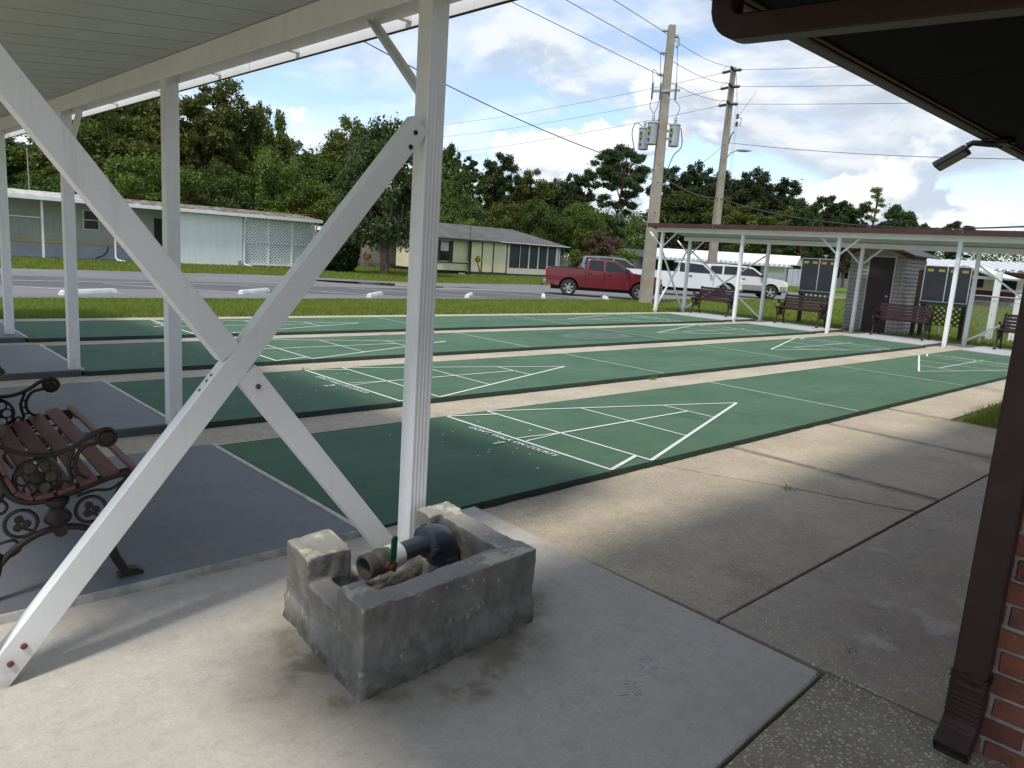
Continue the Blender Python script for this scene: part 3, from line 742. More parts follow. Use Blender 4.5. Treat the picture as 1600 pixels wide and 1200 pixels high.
def shelter(name, label, X0, sgn, zc, near):
    """front post row on x = X0, back row behind it; sgn = +1 when the court lies towards +x"""
    rt = thing(name, label, 'shelter', (X0, -.40, -.05), .0165 if near else 0.)      # the near row stands a degree out of square
    XB = X0 - sgn * 1.45 if not near else X0 - 1.66
    ys = [-.40, 2.48, 5.05, 7.86, 10.6] if near else [-.32, 2.29, 4.93, 7.52, 10.12]
    yend = 10.85 if near else 10.36
    wall = M['white_paint']
    bz = 2.40 + zc; bt = 2.535 + zc
    slope = .12
    def rz_(x): return bt + (x - X0) * sgn * slope           # underside of the roof
    bzb = rz_(XB) - .135
    for row, (x, b0, b1) in enumerate(((X0, bz, bt), (XB, bzb, rz_(XB)))):
        w = .093 if near else .084
        for i, y in enumerate(ys):
            m_ = MB().profile_beam((x, y, -.05), (x, y, b1 - .004), fluted(w, w * .95), up=(0, 1, 0)); m_.build('post', wall, rt, smooth=20)
            for zz in (b0 + .035, b1 - .035):
                for q in (-1, 1):
                    MB().lathe([(.0095, 0), (.0095, .004), (.006, .007)], 8, (x - sgn * q * (w / 2 - .001) if False else x + q * w / 2, y - .012, zz), (q, 0, 0)).build('bolt', M['bolt'], rt)
            MB().lathe([(.010, 0), (.010, .004), (.006, .008)], 8, (x + .02, y - w / 2 * .95, .0), (0, -1, 0)).build('bolt', M['bolt'], rt)
        # beam: two boards gripping the posts
        for q in (-1, 1):
            xx = x + q * (w / 2 + .012)
            for a, b in zip([-.70] + [yy + 1.9 for yy in ys[:-1]], [yy + 1.9 for yy in ys[:-1]] + [yend - .05]):
                MB().box(xx - .011, xx + .011, a + .001, b - .001, b0, b1 - .012).build('beam', wall, rt, bevel=.002, seg=1)
        # knee braces in the plane of the post row
        for i, y in enumerate(ys):
            for q in (-1, 1):
                if near and not ((i == 0 and q == 1) or (i in (2, 4) and q == -1) or (i == 4 and q == 1)): continue
                if not near and i in (1, 3): continue
                ax = x - sgn * .0
                a = Vector((ax, y + q * .03, b0 - .40)); b = Vector((ax, y + q * .47, b0 + .0))
                mb = MB(); mb.beam(a, b, .045, .004, (0, -q, 1)); mb.beam(a + Vector((.02, 0, 0)), b + Vector((.02, 0, 0)), .004, .045, (0, -q, 1)); mb.build('knee_brace', wall, rt, smooth=0)
    # roof pans, each its own piece, with rolled seams
    xf = X0 + sgn * .42; xp = X0 + sgn * .345; xb = XB - sgn * (.86 if near else .36); n = 36; y0 = -.82; dy = (yend - y0) / n  # near roof's unseen back overhang lengthened to keep sun off the pads
    pans = []
    base = None
    for i in range(n):
        a = y0 + i * dy; b = a + dy
        prof = [(a + .0004, 0), (a + .0004, -.0028), (a + .010, -.0028), (a + .014, 0)]
        for q in range(1, 6):
            c = a + dy * q / 6; prof += [(c - .010, 0), (c - .006, .0013), (c + .006, .0013), (c + .010, 0)]
        prof += [(b, 0), (b, .012), (a + .0004, .012)]
        mb = MB().prism(prof, xp, xb, lambda yy, zz, x: (x, yy, rz_(x) + zz)); mb.build('roof_panel', M['roof_pan'], rt, smooth=0)
    # drip edge on the high side: white inside, brown outside, with lap tabs
    zt = rz_(xf) + .03; zb = zt - (.100 if near else .10)
    for a, b in [(y0 - .02 + i * 3.02, y0 - .02 + (i + 1) * 3.02 - .01) for i in range(3)] + [(y0 - .02 + 9.06, yend + .02)]:
        MB().box(min(xf, xf + sgn * .006), max(xf, xf + sgn * .006), a, b, zb, zt).build('inner_fascia', M['white_paint'], rt, smooth=0)
        MB().box(min(xf + sgn * .0075, xf + sgn * .016), max(xf + sgn * .0075, xf + sgn * .016), a, b, zb - .006, zt + .012).build('fascia', M['brown_trim'], rt, smooth=0)
    for i in range(9):
        y = .35 + i * 1.15
        MB().box(min(xf - sgn * .001, xp - sgn * .05), max(xf - sgn * .001, xp - sgn * .05), y - .02, y + .02, zt - .075, zt - .030).build('bracket', M['white_paint'], rt, smooth=0)
    for yy in (y0 - .012, yend + .01):
        MB().prism([(xf, rz_(xf) - .05), (xb, rz_(xb) - .05), (xb, rz_(xb) + .03), (xf, rz_(xf) + .03)], yy - .005, yy + .005, lambda a, b, c: (a, c, b)).build('end_fascia', M['brown_trim'], rt, smooth=0)
    MB().box(min(xb, xb - sgn * .01), max(xb, xb - sgn * .01), y0, yend, rz_(xb) - .05, rz_(xb) + .03).build('fascia', M['brown_trim'], rt, smooth=0)
    return rt, XB, ys, bz, bzb

near_s, XBn, ysn, bz, bzb = shelter('shade_shelter', 'white metal shelter over the near bench pads with crossed end braces', .01, 1, 0, True)
far_s, XBf, ysf, bzf, bzbf = shelter('shade_shelter', 'long white shelter with brown roof edge at the far end of the courts', 16.42, -1, -.11, False)

# big X brace on the near shelter's end: one bar runs through, the other is cut and plated at the crossing
def bar(parent, a, b, w=.082, d=.05, up=(0, -1, 0), name='brace'):
    prof = [(-w / 2, -d / 2), (w / 2, -d / 2), (w / 2, d / 2), (-w / 2, d / 2)]
    return MB().profile_beam(a, b, prof, up).build(name, M['white_paint'], parent, bevel=.003)
YB_ = -.418
A0 = Vector((-.062, YB_, 1.904)); A1 = Vector((-1.61, YB_, -.009))
B0 = Vector((-1.64, YB_, 1.994)); B1 = Vector((-.105, YB_, .053))
bar(near_s, A0, A1, .088, .056)
da = (A1 - A0).normalized(); db = (B1 - B0).normalized()
t_ = ((B0.x - A0.x) * db.z - (B0.z - A0.z) * db.x) / (da.x * db.z - da.z * db.x); X_ = A0 + da * t_
sn = abs(da.x * db.z - da.z * db.x); cut = .045 / sn
bar(near_s, B0, X_ - db * cut, .088, .056); bar(near_s, X_ + db * cut, B1, .088, .050)
nrm = Vector((-da.z, 0, da.x))
for q in (-1, 1):                                        # bolts and the rusty tie plates
    MB().beam(X_ + db * q * .02 + Vector((0, .032, 0)), X_ + db * q * .17 + Vector((0, .032, 0)), .05, .006, (0, -1, 0)).build('tie_plate', M['white_paint'], near_s)
for p in (A0 + da * .05 + Vector((0, -.029, .0)), A0 + da * .10 + Vector((.01, -.029, -.02)), X_ + da * .13 + Vector((.02, .0, .0)), X_ + da * .17, A1 - da * .09 + Vector((0, -.029, 0)), A1 - da * .15 + Vector((0, -.029, 0)), X_ + db * .115 + Vector((0, -.026, 0))):
    MB().lathe([(.010, 0), (.010, .004), (.005, .008)], 8, p, (0, -1, 0)).build('bolt', M['rust'] if p.z < 1 else M['bolt'], near_s)
for a in (.05, .075, .115):
    MB().lathe([(.007, 0), (.006, .004)], 8, X_ + da * (a + .05) + Vector((-.031 * .8, 0, .047 * .75)), (-.79, 0, .61)).build('bolt', M['rust'], near_s)

# slender X braces of the far shelter: end bay, and along the back row
def cross(parent, p0, p1, p2, p3, w=.045):
    for a, b, o in ((p0, p1, .0), (p2, p3, .05)): MB().beam(Vector(a) + Vector((o, o * .4, 0)), Vector(b) + Vector((o, o * .4, 0)), w, .035).build('brace', M['white_paint'], parent, smooth=0)
zz0, zz1 = .0, 1.85
cross(far_s, (16.42, 10.18, zz0), (XBf, 10.18, zz1), (16.42, 10.18, zz1 + .05), (XBf, 10.18, zz0))
cross(far_s, (XBf + .05, 10.12, zz1), (XBf + .05, 7.52, zz0), (XBf + .03, 10.12, zz0 + .05), (XBf + .03, 7.52, zz1))
cross(far_s, (XBf + .05, 2.29, zz1), (XBf + .05, -.32, zz0), (XBf + .03, 2.29, zz0 + .05), (XBf + .03, -.32, zz1))

# ================================================================ PIPE BOX AND VALVE
pb = thing('pipe_box', 'rough grey rendered masonry box open on top round a pipe, by the shelter post', 'masonry box', (-.31, -.845, -.034))
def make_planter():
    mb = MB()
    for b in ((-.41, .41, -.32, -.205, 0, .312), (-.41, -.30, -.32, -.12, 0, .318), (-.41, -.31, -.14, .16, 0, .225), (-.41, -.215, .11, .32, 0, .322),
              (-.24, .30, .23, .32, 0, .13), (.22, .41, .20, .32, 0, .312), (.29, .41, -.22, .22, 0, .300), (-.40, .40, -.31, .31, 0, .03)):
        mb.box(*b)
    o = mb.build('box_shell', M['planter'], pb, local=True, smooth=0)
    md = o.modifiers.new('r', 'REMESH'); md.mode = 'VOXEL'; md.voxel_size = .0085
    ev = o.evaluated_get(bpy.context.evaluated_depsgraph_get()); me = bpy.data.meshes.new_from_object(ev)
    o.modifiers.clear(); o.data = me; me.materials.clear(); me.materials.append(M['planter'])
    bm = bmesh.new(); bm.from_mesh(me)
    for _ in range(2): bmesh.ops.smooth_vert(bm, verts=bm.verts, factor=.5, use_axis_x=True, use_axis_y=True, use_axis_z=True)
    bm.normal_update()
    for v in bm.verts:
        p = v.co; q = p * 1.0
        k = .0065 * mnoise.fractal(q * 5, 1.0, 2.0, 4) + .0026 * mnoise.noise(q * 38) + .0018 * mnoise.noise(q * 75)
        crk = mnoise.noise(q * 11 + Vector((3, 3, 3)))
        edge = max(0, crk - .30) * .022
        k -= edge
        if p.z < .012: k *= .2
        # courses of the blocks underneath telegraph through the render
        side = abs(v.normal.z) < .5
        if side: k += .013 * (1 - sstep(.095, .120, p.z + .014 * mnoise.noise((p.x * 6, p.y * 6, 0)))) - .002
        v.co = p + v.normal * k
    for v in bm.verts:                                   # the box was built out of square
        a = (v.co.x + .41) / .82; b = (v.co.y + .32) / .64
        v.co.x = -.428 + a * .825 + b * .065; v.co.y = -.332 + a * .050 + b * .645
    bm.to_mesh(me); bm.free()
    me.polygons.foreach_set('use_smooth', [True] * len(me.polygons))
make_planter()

vv = thing('water_valve', 'grey plastic elbow with a ball valve and green lever lying in the masonry box', 'valve', (-.06, -.735, -.02))
ax = Vector((-1, -.13, -.045)).normalized()
E0 = Vector((-.062, -.725, .032))
MB().lathe([(.050, -.05), (.050, .10)], 28, E0).build('riser_pipe', M['pvc_light'], vv)
pts = [E0 + Vector((0, 0, .095)), E0 + Vector((0, 0, .13))]
for i in range(1, 13):
    a = math.pi / 2 * i / 12; pts.append(E0 + Vector((0, 0, .135)) + ax * (.068 * (1 - math.cos(a))) + Vector((0, 0, .068 * math.sin(a))))
pts.append(pts[-1] + ax * .022)
rr_ = [.0635] * len(pts); MB().tube(pts, rr_, 32).build('elbow', M['pvc_grey'], vv, smooth=60)
MB().lathe([(.0635, 0), (.067, .004), (.067, .03), (.062, .034)], 32, E0 + Vector((0, 0, .088))).build('elbow_collar', M['pvc_grey'], vv)
q0 = pts[-1]
MB().lathe([(.060, -.006), (.068, -.003), (.068, .019), (.060, .023)], 32, q0, ax).build('elbow_collar', M['pvc_grey'], vv)
for k in range(3):
    a = 1.2 + k * 2.1; u = Vector((0, 1, 0)).cross(ax).normalized()
    MB().lathe([(.006, -.004), (.006, .022)], 8, q0 + Vector((0, math.cos(a), math.sin(a))) * .068, ax).build('lug', M['pvc_grey'], vv)
MB().lathe([(.0385, .0), (.0385, .19)], 28, q0, ax).build('pipe', M['pvc_grey'], vv)
q1 = q0 + ax * .158
MB().lathe([(.036, 0), (.047, .002), (.048, .012), (.048, .052), (.044, .056)], 28, q1, ax).build('coupling', M['pvc_white'], vv)
q2 = q1 + ax * .056
MB().lathe([(.040, -.006), (.044, 0), (.044, .010), (.041, .014), (.048, .026), (.051, .042), (.048, .060), (.042, .072), (.043, .076), (.049, .084), (.049, .118), (.046, .121), (.038, .121), (.036, .10), (.034, .05)], 28, q2, ax, cap=False).build('valve_body', M['valve_brass'], vv, smooth=28)
MB().lathe([(.0345, .072), (.0345, .076)], 24, q2, ax).build('bore_shade', M['under'], vv)  # dark disc painted in as the shade inside the open valve
sd = Vector((-.13, .99, 0)).normalized() * -1
st = q2 + ax * .042
MB().lathe([(.018, .045), (.018, .064), (.010, .066), (.010, .082)], 16, st, sd).build('stem', M['rust'], vv)
MB().lathe([(.0145, .068), (.0145, .079)], 6, st, sd).build('nut', M['rust'], vv, smooth=0)
h0 = st + sd * .068
MB().tube([h0 + Vector((.005, 0, -.018)), h0 + Vector((.012, 0, .006)), h0 + Vector((0, 0, .022))], [.011, .012, .010], 8).build('lever_shank', M['rust'], vv)
mb = MB(); L0 = h0 - ax * .002
prof = [(-.010, 0), (.010, 0), (.0145, .02), (.0145, .108), (.011, .118), (-.006, .121), (-.0135, .112), (-.0145, .02)]
mb.prism(prof, -.0035, .0035, lambda a, b, c: tuple(L0 + ax * (-a) + Vector((0, 0, b + .004)) + sd * (c + .002 + b * .04)))
lv = mb.build('lever', M['lever_green'], vv, bevel=.0015)

# ================================================================ CAST-IRON BENCHES
def arc(cx, cz, r, a0, a1, n=14, sx=1.): return [(cx + r * sx * math.cos(R(a0 + (a1 - a0) * i / n)), cz + r * math.sin(R(a0 + (a1 - a0) * i / n))) for i in range(n + 1)]
def spline(p, n=5):
    """Catmull-Rom through 2d points"""
    P = [p[0]] + list(p) + [p[-1]]; out = []
    for i in range(1, len(P) - 2):
        for k in range(n):
            t = k / n; a, b, c, d = P[i - 1], P[i], P[i + 1], P[i + 2]
            out.append(tuple(.5 * (2 * b[j] + (c[j] - a[j]) * t + (2 * a[j] - 5 * b[j] + 4 * c[j] - d[j]) * t * t + (-a[j] + 3 * b[j] - 3 * c[j] + d[j]) * t ** 3) for j in range(2)))
    out.append(tuple(p[-1])); return out
def make_bench(slat_m):
    rt = thing('park_bench', None, 'bench')
    LB = 1.16
    seat = spline([(.285, .405), (.262, .432), (.18, .425), (.08, .395), (-.03, .368), (-.11, .372), (-.165, .42), (-.20, .52), (-.235, .66), (-.27, .80)], 6)
    for s in (-1, 1):
        y = s * LB / 2; iron = M['dark_iron']
        def T(name, p, r, n=8, closed=False, par=None):
            pp = [(a, y, b) for a, b in p]
            return MB().tube(pp, r, n, closed).build(name, iron, par or rt, local=True, smooth=60)
        end = T('end_frame', seat, [.017] * len(seat), 10)
        T('leg', spline([(.25, .42), (.195, .33), (.165, .22), (.175, .12), (.215, .03), (.225, .012)]), [.016] * 11 + [.018] * 10 + [.020] * 5, 8)
        T('leg', spline([(-.17, .43), (-.215, .34), (-.222, .24), (-.205, .14), (-.235, .04), (-.25, .012)]), [.015] * 11 + [.018] * 10 + [.020] * 5, 8)
        for fx, q in ((.24, 1), (-.255, -1)):
            MB().prism([(fx - .045, 0), (fx + .045, 0), (fx + .048, .010), (fx + q * .01 + .012, .028), (fx + q * .01 - .02, .028), (fx - .048, .010)], y - .024, y + .024, lambda a, b, c: (a, c, b)).build('foot', iron, rt, local=True, bevel=.003)
        T('arch', spline([(-.205, .13), (-.15, .19), (-.07, .235), (0.0, .245), (.07, .235), (.13, .195), (.172, .14)]), .013)
        arm = spline([(-.225, .63), (-.17, .585), (-.09, .545), (-.01, .538), (.06, .56), (.12, .60), (.165, .615)], 6) + arc(.168, .583, .032, 85, -230, 14)
        T('armrest', arm, [.0095] * len(arm), 8)
        sc_ = MB().lathe([(.020, -.022), (.026, -.015), (.026, .015), (.020, .022)], 14, (.166, y, .582), (0, 1, 0)).build('scroll_boss', iron, rt, local=True)
        T('arm_support', spline([(.14, .565), (.085, .55), (.058, .50), (.07, .45), (.12, .425), (.20, .432), (.265, .428)], 5), .0075)
        T('arm_support', spline([(.055, .55), (.035, .49), (.045, .43), (.03, .40)], 5), .0075)
        for k in range(3): T('tracery', [(.040 + .004 * k, .44 + .035 * k), (.066 - .003 * k, .445 + .035 * k)], .005, 6)
        ro = T('rosette', arc(-.068, .452, .073, 0, 360, 24)[:-1], .0075, 6, True)
        for k in range(6):
            a = R(60 * k); T('petal', arc(-.068 + .045 * math.cos(a), .452 + .045 * math.sin(a), .022, 0, 360, 10)[:-1], .0045, 6, True)
        MB().lathe([(.0, -.014), (.018, -.012), (.027, -.005), (.027, .005), (.018, .012), (.0, .014)], 14, (-.068, y, .452), (0, 1, 0), cap=False).build('flower_boss', iron, rt, local=True)
        T('tracery', spline([(-.14, .50), (-.165, .545), (-.15, .57), (-.125, .555)], 5), .006)
        T('tracery', spline([(-.0, .40), (.02, .43), (.05, .41), (.09, .425)], 5), .005)
        for cx, cz, r_ in ((-.125, .285, .052), (.105, .300, .052)):
            T('ring', arc(cx, cz, r_, 0, 360, 18)[:-1], .0075, 6, True)
            for k in range(3):
                a = R(90 + 120 * k + 20); MB().lathe([(0, -.006), (.016, -.004), (.016, .004), (0, .006)], 8, (cx + .018 * math.cos(a), y, cz + .018 * math.sin(a)), (0, 1, 0), cap=False).build('clover_leaf', iron, rt, local=True)
            T('tracery', [(cx - .01, cz - .01), (cx + .035, cz - .035)], .006, 6)
        MB().lathe([(.012, 0), (.022, .01), (.045, .03), (.050, .045), (.038, .07), (.026, .085), (.04, .10), (.044, .118), (.03, .13)], 14, (-.008, y, .245)).build('urn', iron, rt, local=True)
        MB().lathe([(.026, -.016), (.026, .016)], 8, (.0, y, .238), (0, 1, 0)).build('arch_boss', iron, rt, local=True)
        T('tracery', spline([(-.21, .36), (-.185, .385), (-.165, .36), (-.18, .335), (-.2, .34)], 5), .006)
        T('tracery', spline([(-.20, .22), (-.15, .225), (-.13, .19), (-.165, .165), (-.20, .18)], 5), .006)
        T('tracery', spline([(.16, .25), (.125, .225), (.115, .19), (.145, .175)], 5), .006)
        T('tracery', spline([(.06, .36), (.12, .375), (.175, .37), (.215, .395)], 5), .006)
    # slats ride on the curve of the end frames
    import bisect
    acc = [0]
    for a, b in zip(seat, seat[1:]): acc.append(acc[-1] + math.dist(a, b))
    n = 11; tot = acc[-1] - .03
    for i in range(n):
        s_ = .018 + tot * (i + .35) / n; k = min(bisect.bisect(acc, s_), len(acc) - 1); a, b = seat[k - 1], seat[k]; t = (s_ - acc[k - 1]) / (acc[k] - acc[k - 1])
        p = (a[0] + (b[0] - a[0]) * t, a[1] + (b[1] - a[1]) * t); d = Vector((b[0] - a[0], 0, b[1] - a[1])).normalized(); nn = Vector((-d.z, 0, d.x)); nn = nn if nn.z > 0 or nn.x > 0 else -nn
        if nn.z < 0 and abs(d.z) < .7: nn = -nn
        c = Vector((p[0], 0, p[1])) + nn * .021
        w = .032 if i == 0 else .063
        mb = MB(); mb.beam(c + Vector((0, -LB / 2 - .035, 0)), c + Vector((0, LB / 2 + .035, 0)), w, .016, nn)
        mb.build('slat', slat_m, rt, local=True, bevel=.004)
    return rt
bench = make_bench(M['slat_wood'])
bench.location = (-1.258, .665, .022); bench.rotation_euler = (0, 0, R(-2.8))
tag(bench, 'nearest ornate bench, red-brown slats and cast-iron flower arms, on the first grey pad', 'bench', 'cast-iron benches facing the courts')
b2 = copy_tree(bench, (-1.30, 3.25, .022), R(-2)); tag(b2, 'bench on the second grey pad, mostly cut off at the frame edge')
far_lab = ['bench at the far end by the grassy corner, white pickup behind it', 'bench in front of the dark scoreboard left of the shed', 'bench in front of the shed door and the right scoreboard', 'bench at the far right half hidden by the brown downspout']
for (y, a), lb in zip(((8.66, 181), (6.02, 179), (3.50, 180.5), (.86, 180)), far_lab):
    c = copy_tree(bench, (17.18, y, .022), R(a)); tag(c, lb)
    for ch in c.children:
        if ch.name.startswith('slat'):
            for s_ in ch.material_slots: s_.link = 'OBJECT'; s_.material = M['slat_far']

# ================================================================ BRICK BUILDING WITH EAVE AND DOWNSPOUT
bb = thing('brick_building', 'red brick building corner with dark brown eave, gutter and downspout', 'building', (.65, -2.46, -.06))
WX, WY = .655, -2.462
RX0, RX1 = -2.25, 13.0
obox('wall', M['mortar'], bb, WX + .008, WX + .20, -9, WY - .006, -.07, 2.44)
obox('wall', M['mortar'], bb, WX + .20, RX1 - 1, WY - .20, WY - .006, -.07, 2.44)
BH, BL_, MJ = .0645, .203, .0105
bmesh_cache = []
for v in range(6):
    mb = MB(); mb.box(-.05, .05, -BL_ / 2, BL_ / 2, -BH / 2, BH / 2)
    o = mb.build('brick', M['brick'], None, local=True, bevel=.004, seg=1)
    for q in o.data.vertices:
        q.co += Vector((mnoise.noise(q.co * 30 + Vector((v * 9, 0, 0))), mnoise.noise(q.co * 30 + Vector((0, v * 9, 0))), mnoise.noise(q.co * 30 + Vector((0, 0, v * 9 + 3))))) * .0028
    bmesh_cache.append(o.data); bpy.data.objects.remove(o)
rb = random.Random(4)
def place_brick(x, y, z, rz=0, sy=1.):
    o = bpy.data.objects.new('brick', rb.choice(bmesh_cache)); COL.objects.link(o); o.parent = bb
    o.location = Vector((x, y, z)) - Vector((.65, -2.46, -.06)); o.rotation_euler = (rb.uniform(-.006, .006), rb.uniform(-.008, .008), rz + rb.uniform(-.01, .01)); o.scale = (1, sy, 1)
rest = MB()
for row in range(33):
    z = -.055 + row * (BH + MJ) + BH / 2
    offs = 0 if row % 2 else (BL_ + MJ) / 2
    y = WY + rb.uniform(-.003, .004)
    j = 0
    while y > -4.6:
        ln_ = BL_ if not (j == 0 and offs) else .098
        dx = rb.uniform(-.004, .004)
        if y > -3.25: place_brick(WX + .05 + dx, y - ln_ / 2, z, 0, ln_ / BL_)
        else: rest.box(WX + dx, WX + .09, y - ln_, y, z - BH / 2, z + BH / 2)
        y -= ln_ + MJ; j += 1
    x = WX + (.115 if row % 2 else .22); 
    while x < 9:
        rest.box(x, x + BL_, WY - .09, WY + rb.uniform(-.003, .004), z - BH / 2, z + BH / 2); x += BL_ + MJ
rest.build('brickwork', M['brick'], bb, smooth=0, kind='stuff')
# eave: soffit panels, edge channel, gutter, roof
EY = -1.27; SZ = 2.405
cutsx = [RX0, -.24, 2.20, 4.64, 7.08, 9.52, RX1]
for a, b in zip(cutsx, cutsx[1:]):
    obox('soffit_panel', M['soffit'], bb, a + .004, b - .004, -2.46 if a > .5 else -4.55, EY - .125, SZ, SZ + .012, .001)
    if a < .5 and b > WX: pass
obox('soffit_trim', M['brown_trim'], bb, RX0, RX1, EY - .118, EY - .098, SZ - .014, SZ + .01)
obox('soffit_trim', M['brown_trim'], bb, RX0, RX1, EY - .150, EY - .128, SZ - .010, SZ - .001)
mb = MB(); mb.prism([(EY - .096, SZ + .002), (EY - .015, SZ + .0), (EY, SZ + .012), (EY + .004, SZ + .05), (EY + .022, SZ + .09), (EY + .022, SZ + .115), (EY + .016, SZ + .115), (EY - .004, SZ + .06), (EY - .01, SZ + .012), (EY - .09, SZ + .012), (EY - .09, SZ + .11), (EY - .096, SZ + .11)], RX0 - .05, RX1, lambda a, b, c: (c, a, b))
mb.build('gutter', M['brown_metal'], bb)
obox('fascia', M['brown_trim'], bb, RX0 - .02, RX0 - .002, -4.55, EY - .1, SZ - .01, SZ + .17)
for x0_, x1_, yb_ in ((RX0 - .04, .50, -4.6), (.502, RX1 + .1, -9.2)):  # unseen porch roof inferred from the slab's shade, cut short behind for sky light
    q = (EY - .02 - yb_) * .18; mb = MB(); mb.prism([(EY - .02, SZ + .13), (yb_, SZ + .13 + q), (yb_, SZ + .03 + q), (EY - .10, SZ + .03)], x0_, x1_, lambda a, b, c: (c, a, b)); mb.build('roof', M['roof_dark'], bb)
# downspout
DX, DY = .600, -2.515
DW, DD = .092, .066
def rect(w, d, r=.006): return [(-w / 2 + r, -d / 2), (w / 2 - r, -d / 2), (w / 2, -d / 2 + r), (w / 2, d / 2 - r), (w / 2 - r, d / 2), (-w / 2 + r, d / 2), (-w / 2, d / 2 - r), (-w / 2, -d / 2 + r)]
def sweep(path, prof, name, parent, m, right):
    """sweep prof along path in the plane whose normal is right"""
    right = Vector(right); vs = []; n = len(prof); P = [Vector(p) for p in path]
    for i, p in enumerate(P):
        d = (P[min(i + 1, len(P) - 1)] - P[max(i - 1, 0)]).normalized(); u = d.cross(right).normalized()
        vs += [p + right * a + u * b for a, b in prof]
    fs = [tuple(range(n - 1, -1, -1)), tuple(range((len(P) - 1) * n, len(P) * n))]
    for i in range(len(P) - 1):
        for k in range(n): fs.append((i * n + k, i * n + (k + 1) % n, (i + 1) * n + (k + 1) % n, (i + 1) * n + k))
    return MB().add(vs, fs).build(name, m, parent)
PX = .545; py0 = -1.425; pz = 2.245; r_ = .085
path = [(PX, py0, SZ + .01), (PX, py0, pz + r_ + .02)]
for i in range(1, 9):
    a = math.pi / 2 * i / 8; path.append((PX, py0 - r_ * (1 - math.cos(a)), pz + r_ * (1 - math.sin(a))))
path += [(PX, -2.40, pz - .05)]
ds = sweep(path, rect(.085, .085), 'downspout', bb, M['brown_metal'], (1, 0, 0))
path = [(PX, -2.40, pz - .05)]
for i in range(1, 7):
    a = math.pi / 2 * i / 6; path.append((PX + (DX - PX) * i / 6, -2.40 - (DY + 2.40) * -1 * math.sin(a), pz - .05 - .13 * (1 - math.cos(a))))
path += [(DX, DY, 1.9)]
MB().tube(path, .046, 10).build('elbow', M['brown_metal'], bb, smooth=50)
pp = rect(DW, DD); mbx = MB().profile_beam((DX, DY, .20), (DX, DY, 2.0), [(b, a) for a, b in pp], up=(0, 1, 0)); mbx.build('downspout', M['brown_metal'], bb)
# crimped kick-out at the foot
vs = []; fs = []; n = len(pp); path = []
for i in range(46):
    t = i / 45
    if t < .62: p = Vector((DX, DY, .235 - t * .24)); d = Vector((0, 0, -1))
    else:
        k = (t - .62) / .38; a = k * R(52); p = Vector((DX - .05 * (1 - math.cos(a)) * 2 - .03 * k, DY + .004 * k, .0862 - .095 * k)); d = Vector((-math.sin(a), 0, -math.cos(a)))
    path.append((p, d, t))
for p, d, t in path:
    u = Vector((0, 1, 0)); w = u.cross(d).normalized()
    g = 1.05 + (.030 * math.sin(t * 95) if .22 < t < .78 else 0) + (.03 * math.sin(t * 50) if t < .22 else 0)
    vs += [p + u * a * g + w * b * (g + .02) for a, b in rect(DW, DD)]
for i in range(45):
    for k in range(n): fs.append((i * n + k, i * n + (k + 1) % n, (i + 1) * n + (k + 1) % n, (i + 1) * n + k))
MB().add(vs, fs).build('outlet', M['brown_metal'], bb, smooth=50)
p, d, t = path[-1]; u = Vector((0, 1, 0)); w = u.cross(d).normalized()
MB().add([p - d * .012 + u * a * .98 + w * b * .98 for a, b in rect(DW, DD)], [tuple(range(n))]).build('outlet_mouth', M['under'], bb)
# crumpled seam band above the crimps
for zz, am in ((.232, .010), (.218, .006)):
    ring = []
    for k in range(40):
        a = 2 * math.pi * k / 40; x = DD * .56 * max(-1, min(1, 1.35 * math.cos(a))); y = DW * .54 * max(-1, min(1, 1.35 * math.sin(a)))
        ring.append((DX + x, DY + y, zz + am * mnoise.noise((math.cos(a) * 2, math.sin(a) * 2, zz * 40)) * 2))
    MB().tube(ring, .003, 6, True).build('crimp_band', M['brown_metal'], bb, smooth=60)

# floodlight on the eave
FX, FY = 4.15, EY - .16
fl = thing('floodlight', 'black square floodlight on a bracket under the dark eave', 'floodlight', (FX, FY, SZ))
MB().lathe([(.055, -.03), (.058, -.012), (.058, 0)], 16, (FX, FY, SZ - .001)).build('base', M['black_plastic'], fl)
MB().box(FX - .10, FX + .05, FY - .035, FY + .035, SZ - .045, SZ - .012).build('sensor', M['black_plastic'], fl, bevel=.006)
j0 = Vector((FX, FY + .02, SZ - .035)); j1 = Vector((FX - .01, FY + .20, SZ - .015)); j2 = Vector((FX - .015, FY + .235, SZ - .035))
MB().tube([j0, j1, j2], [.026, .020, .022], 10).build('arm', M['black_plastic'], fl)
hd = thing('lamp_head'); hd.parent = fl; hd.location = j2 - Vector((FX, FY, SZ)); hd.rotation_euler = (R(-33), R(4), R(4))
MB().box(-.085, .085, .0, .225, -.045, -.004).build('housing', M['black_plastic'], hd, local=True, bevel=.008)
MB().box(-.070, .070, .018, .21, -.049, -.046).build('lens', M['lamp_face'], hd, local=True)

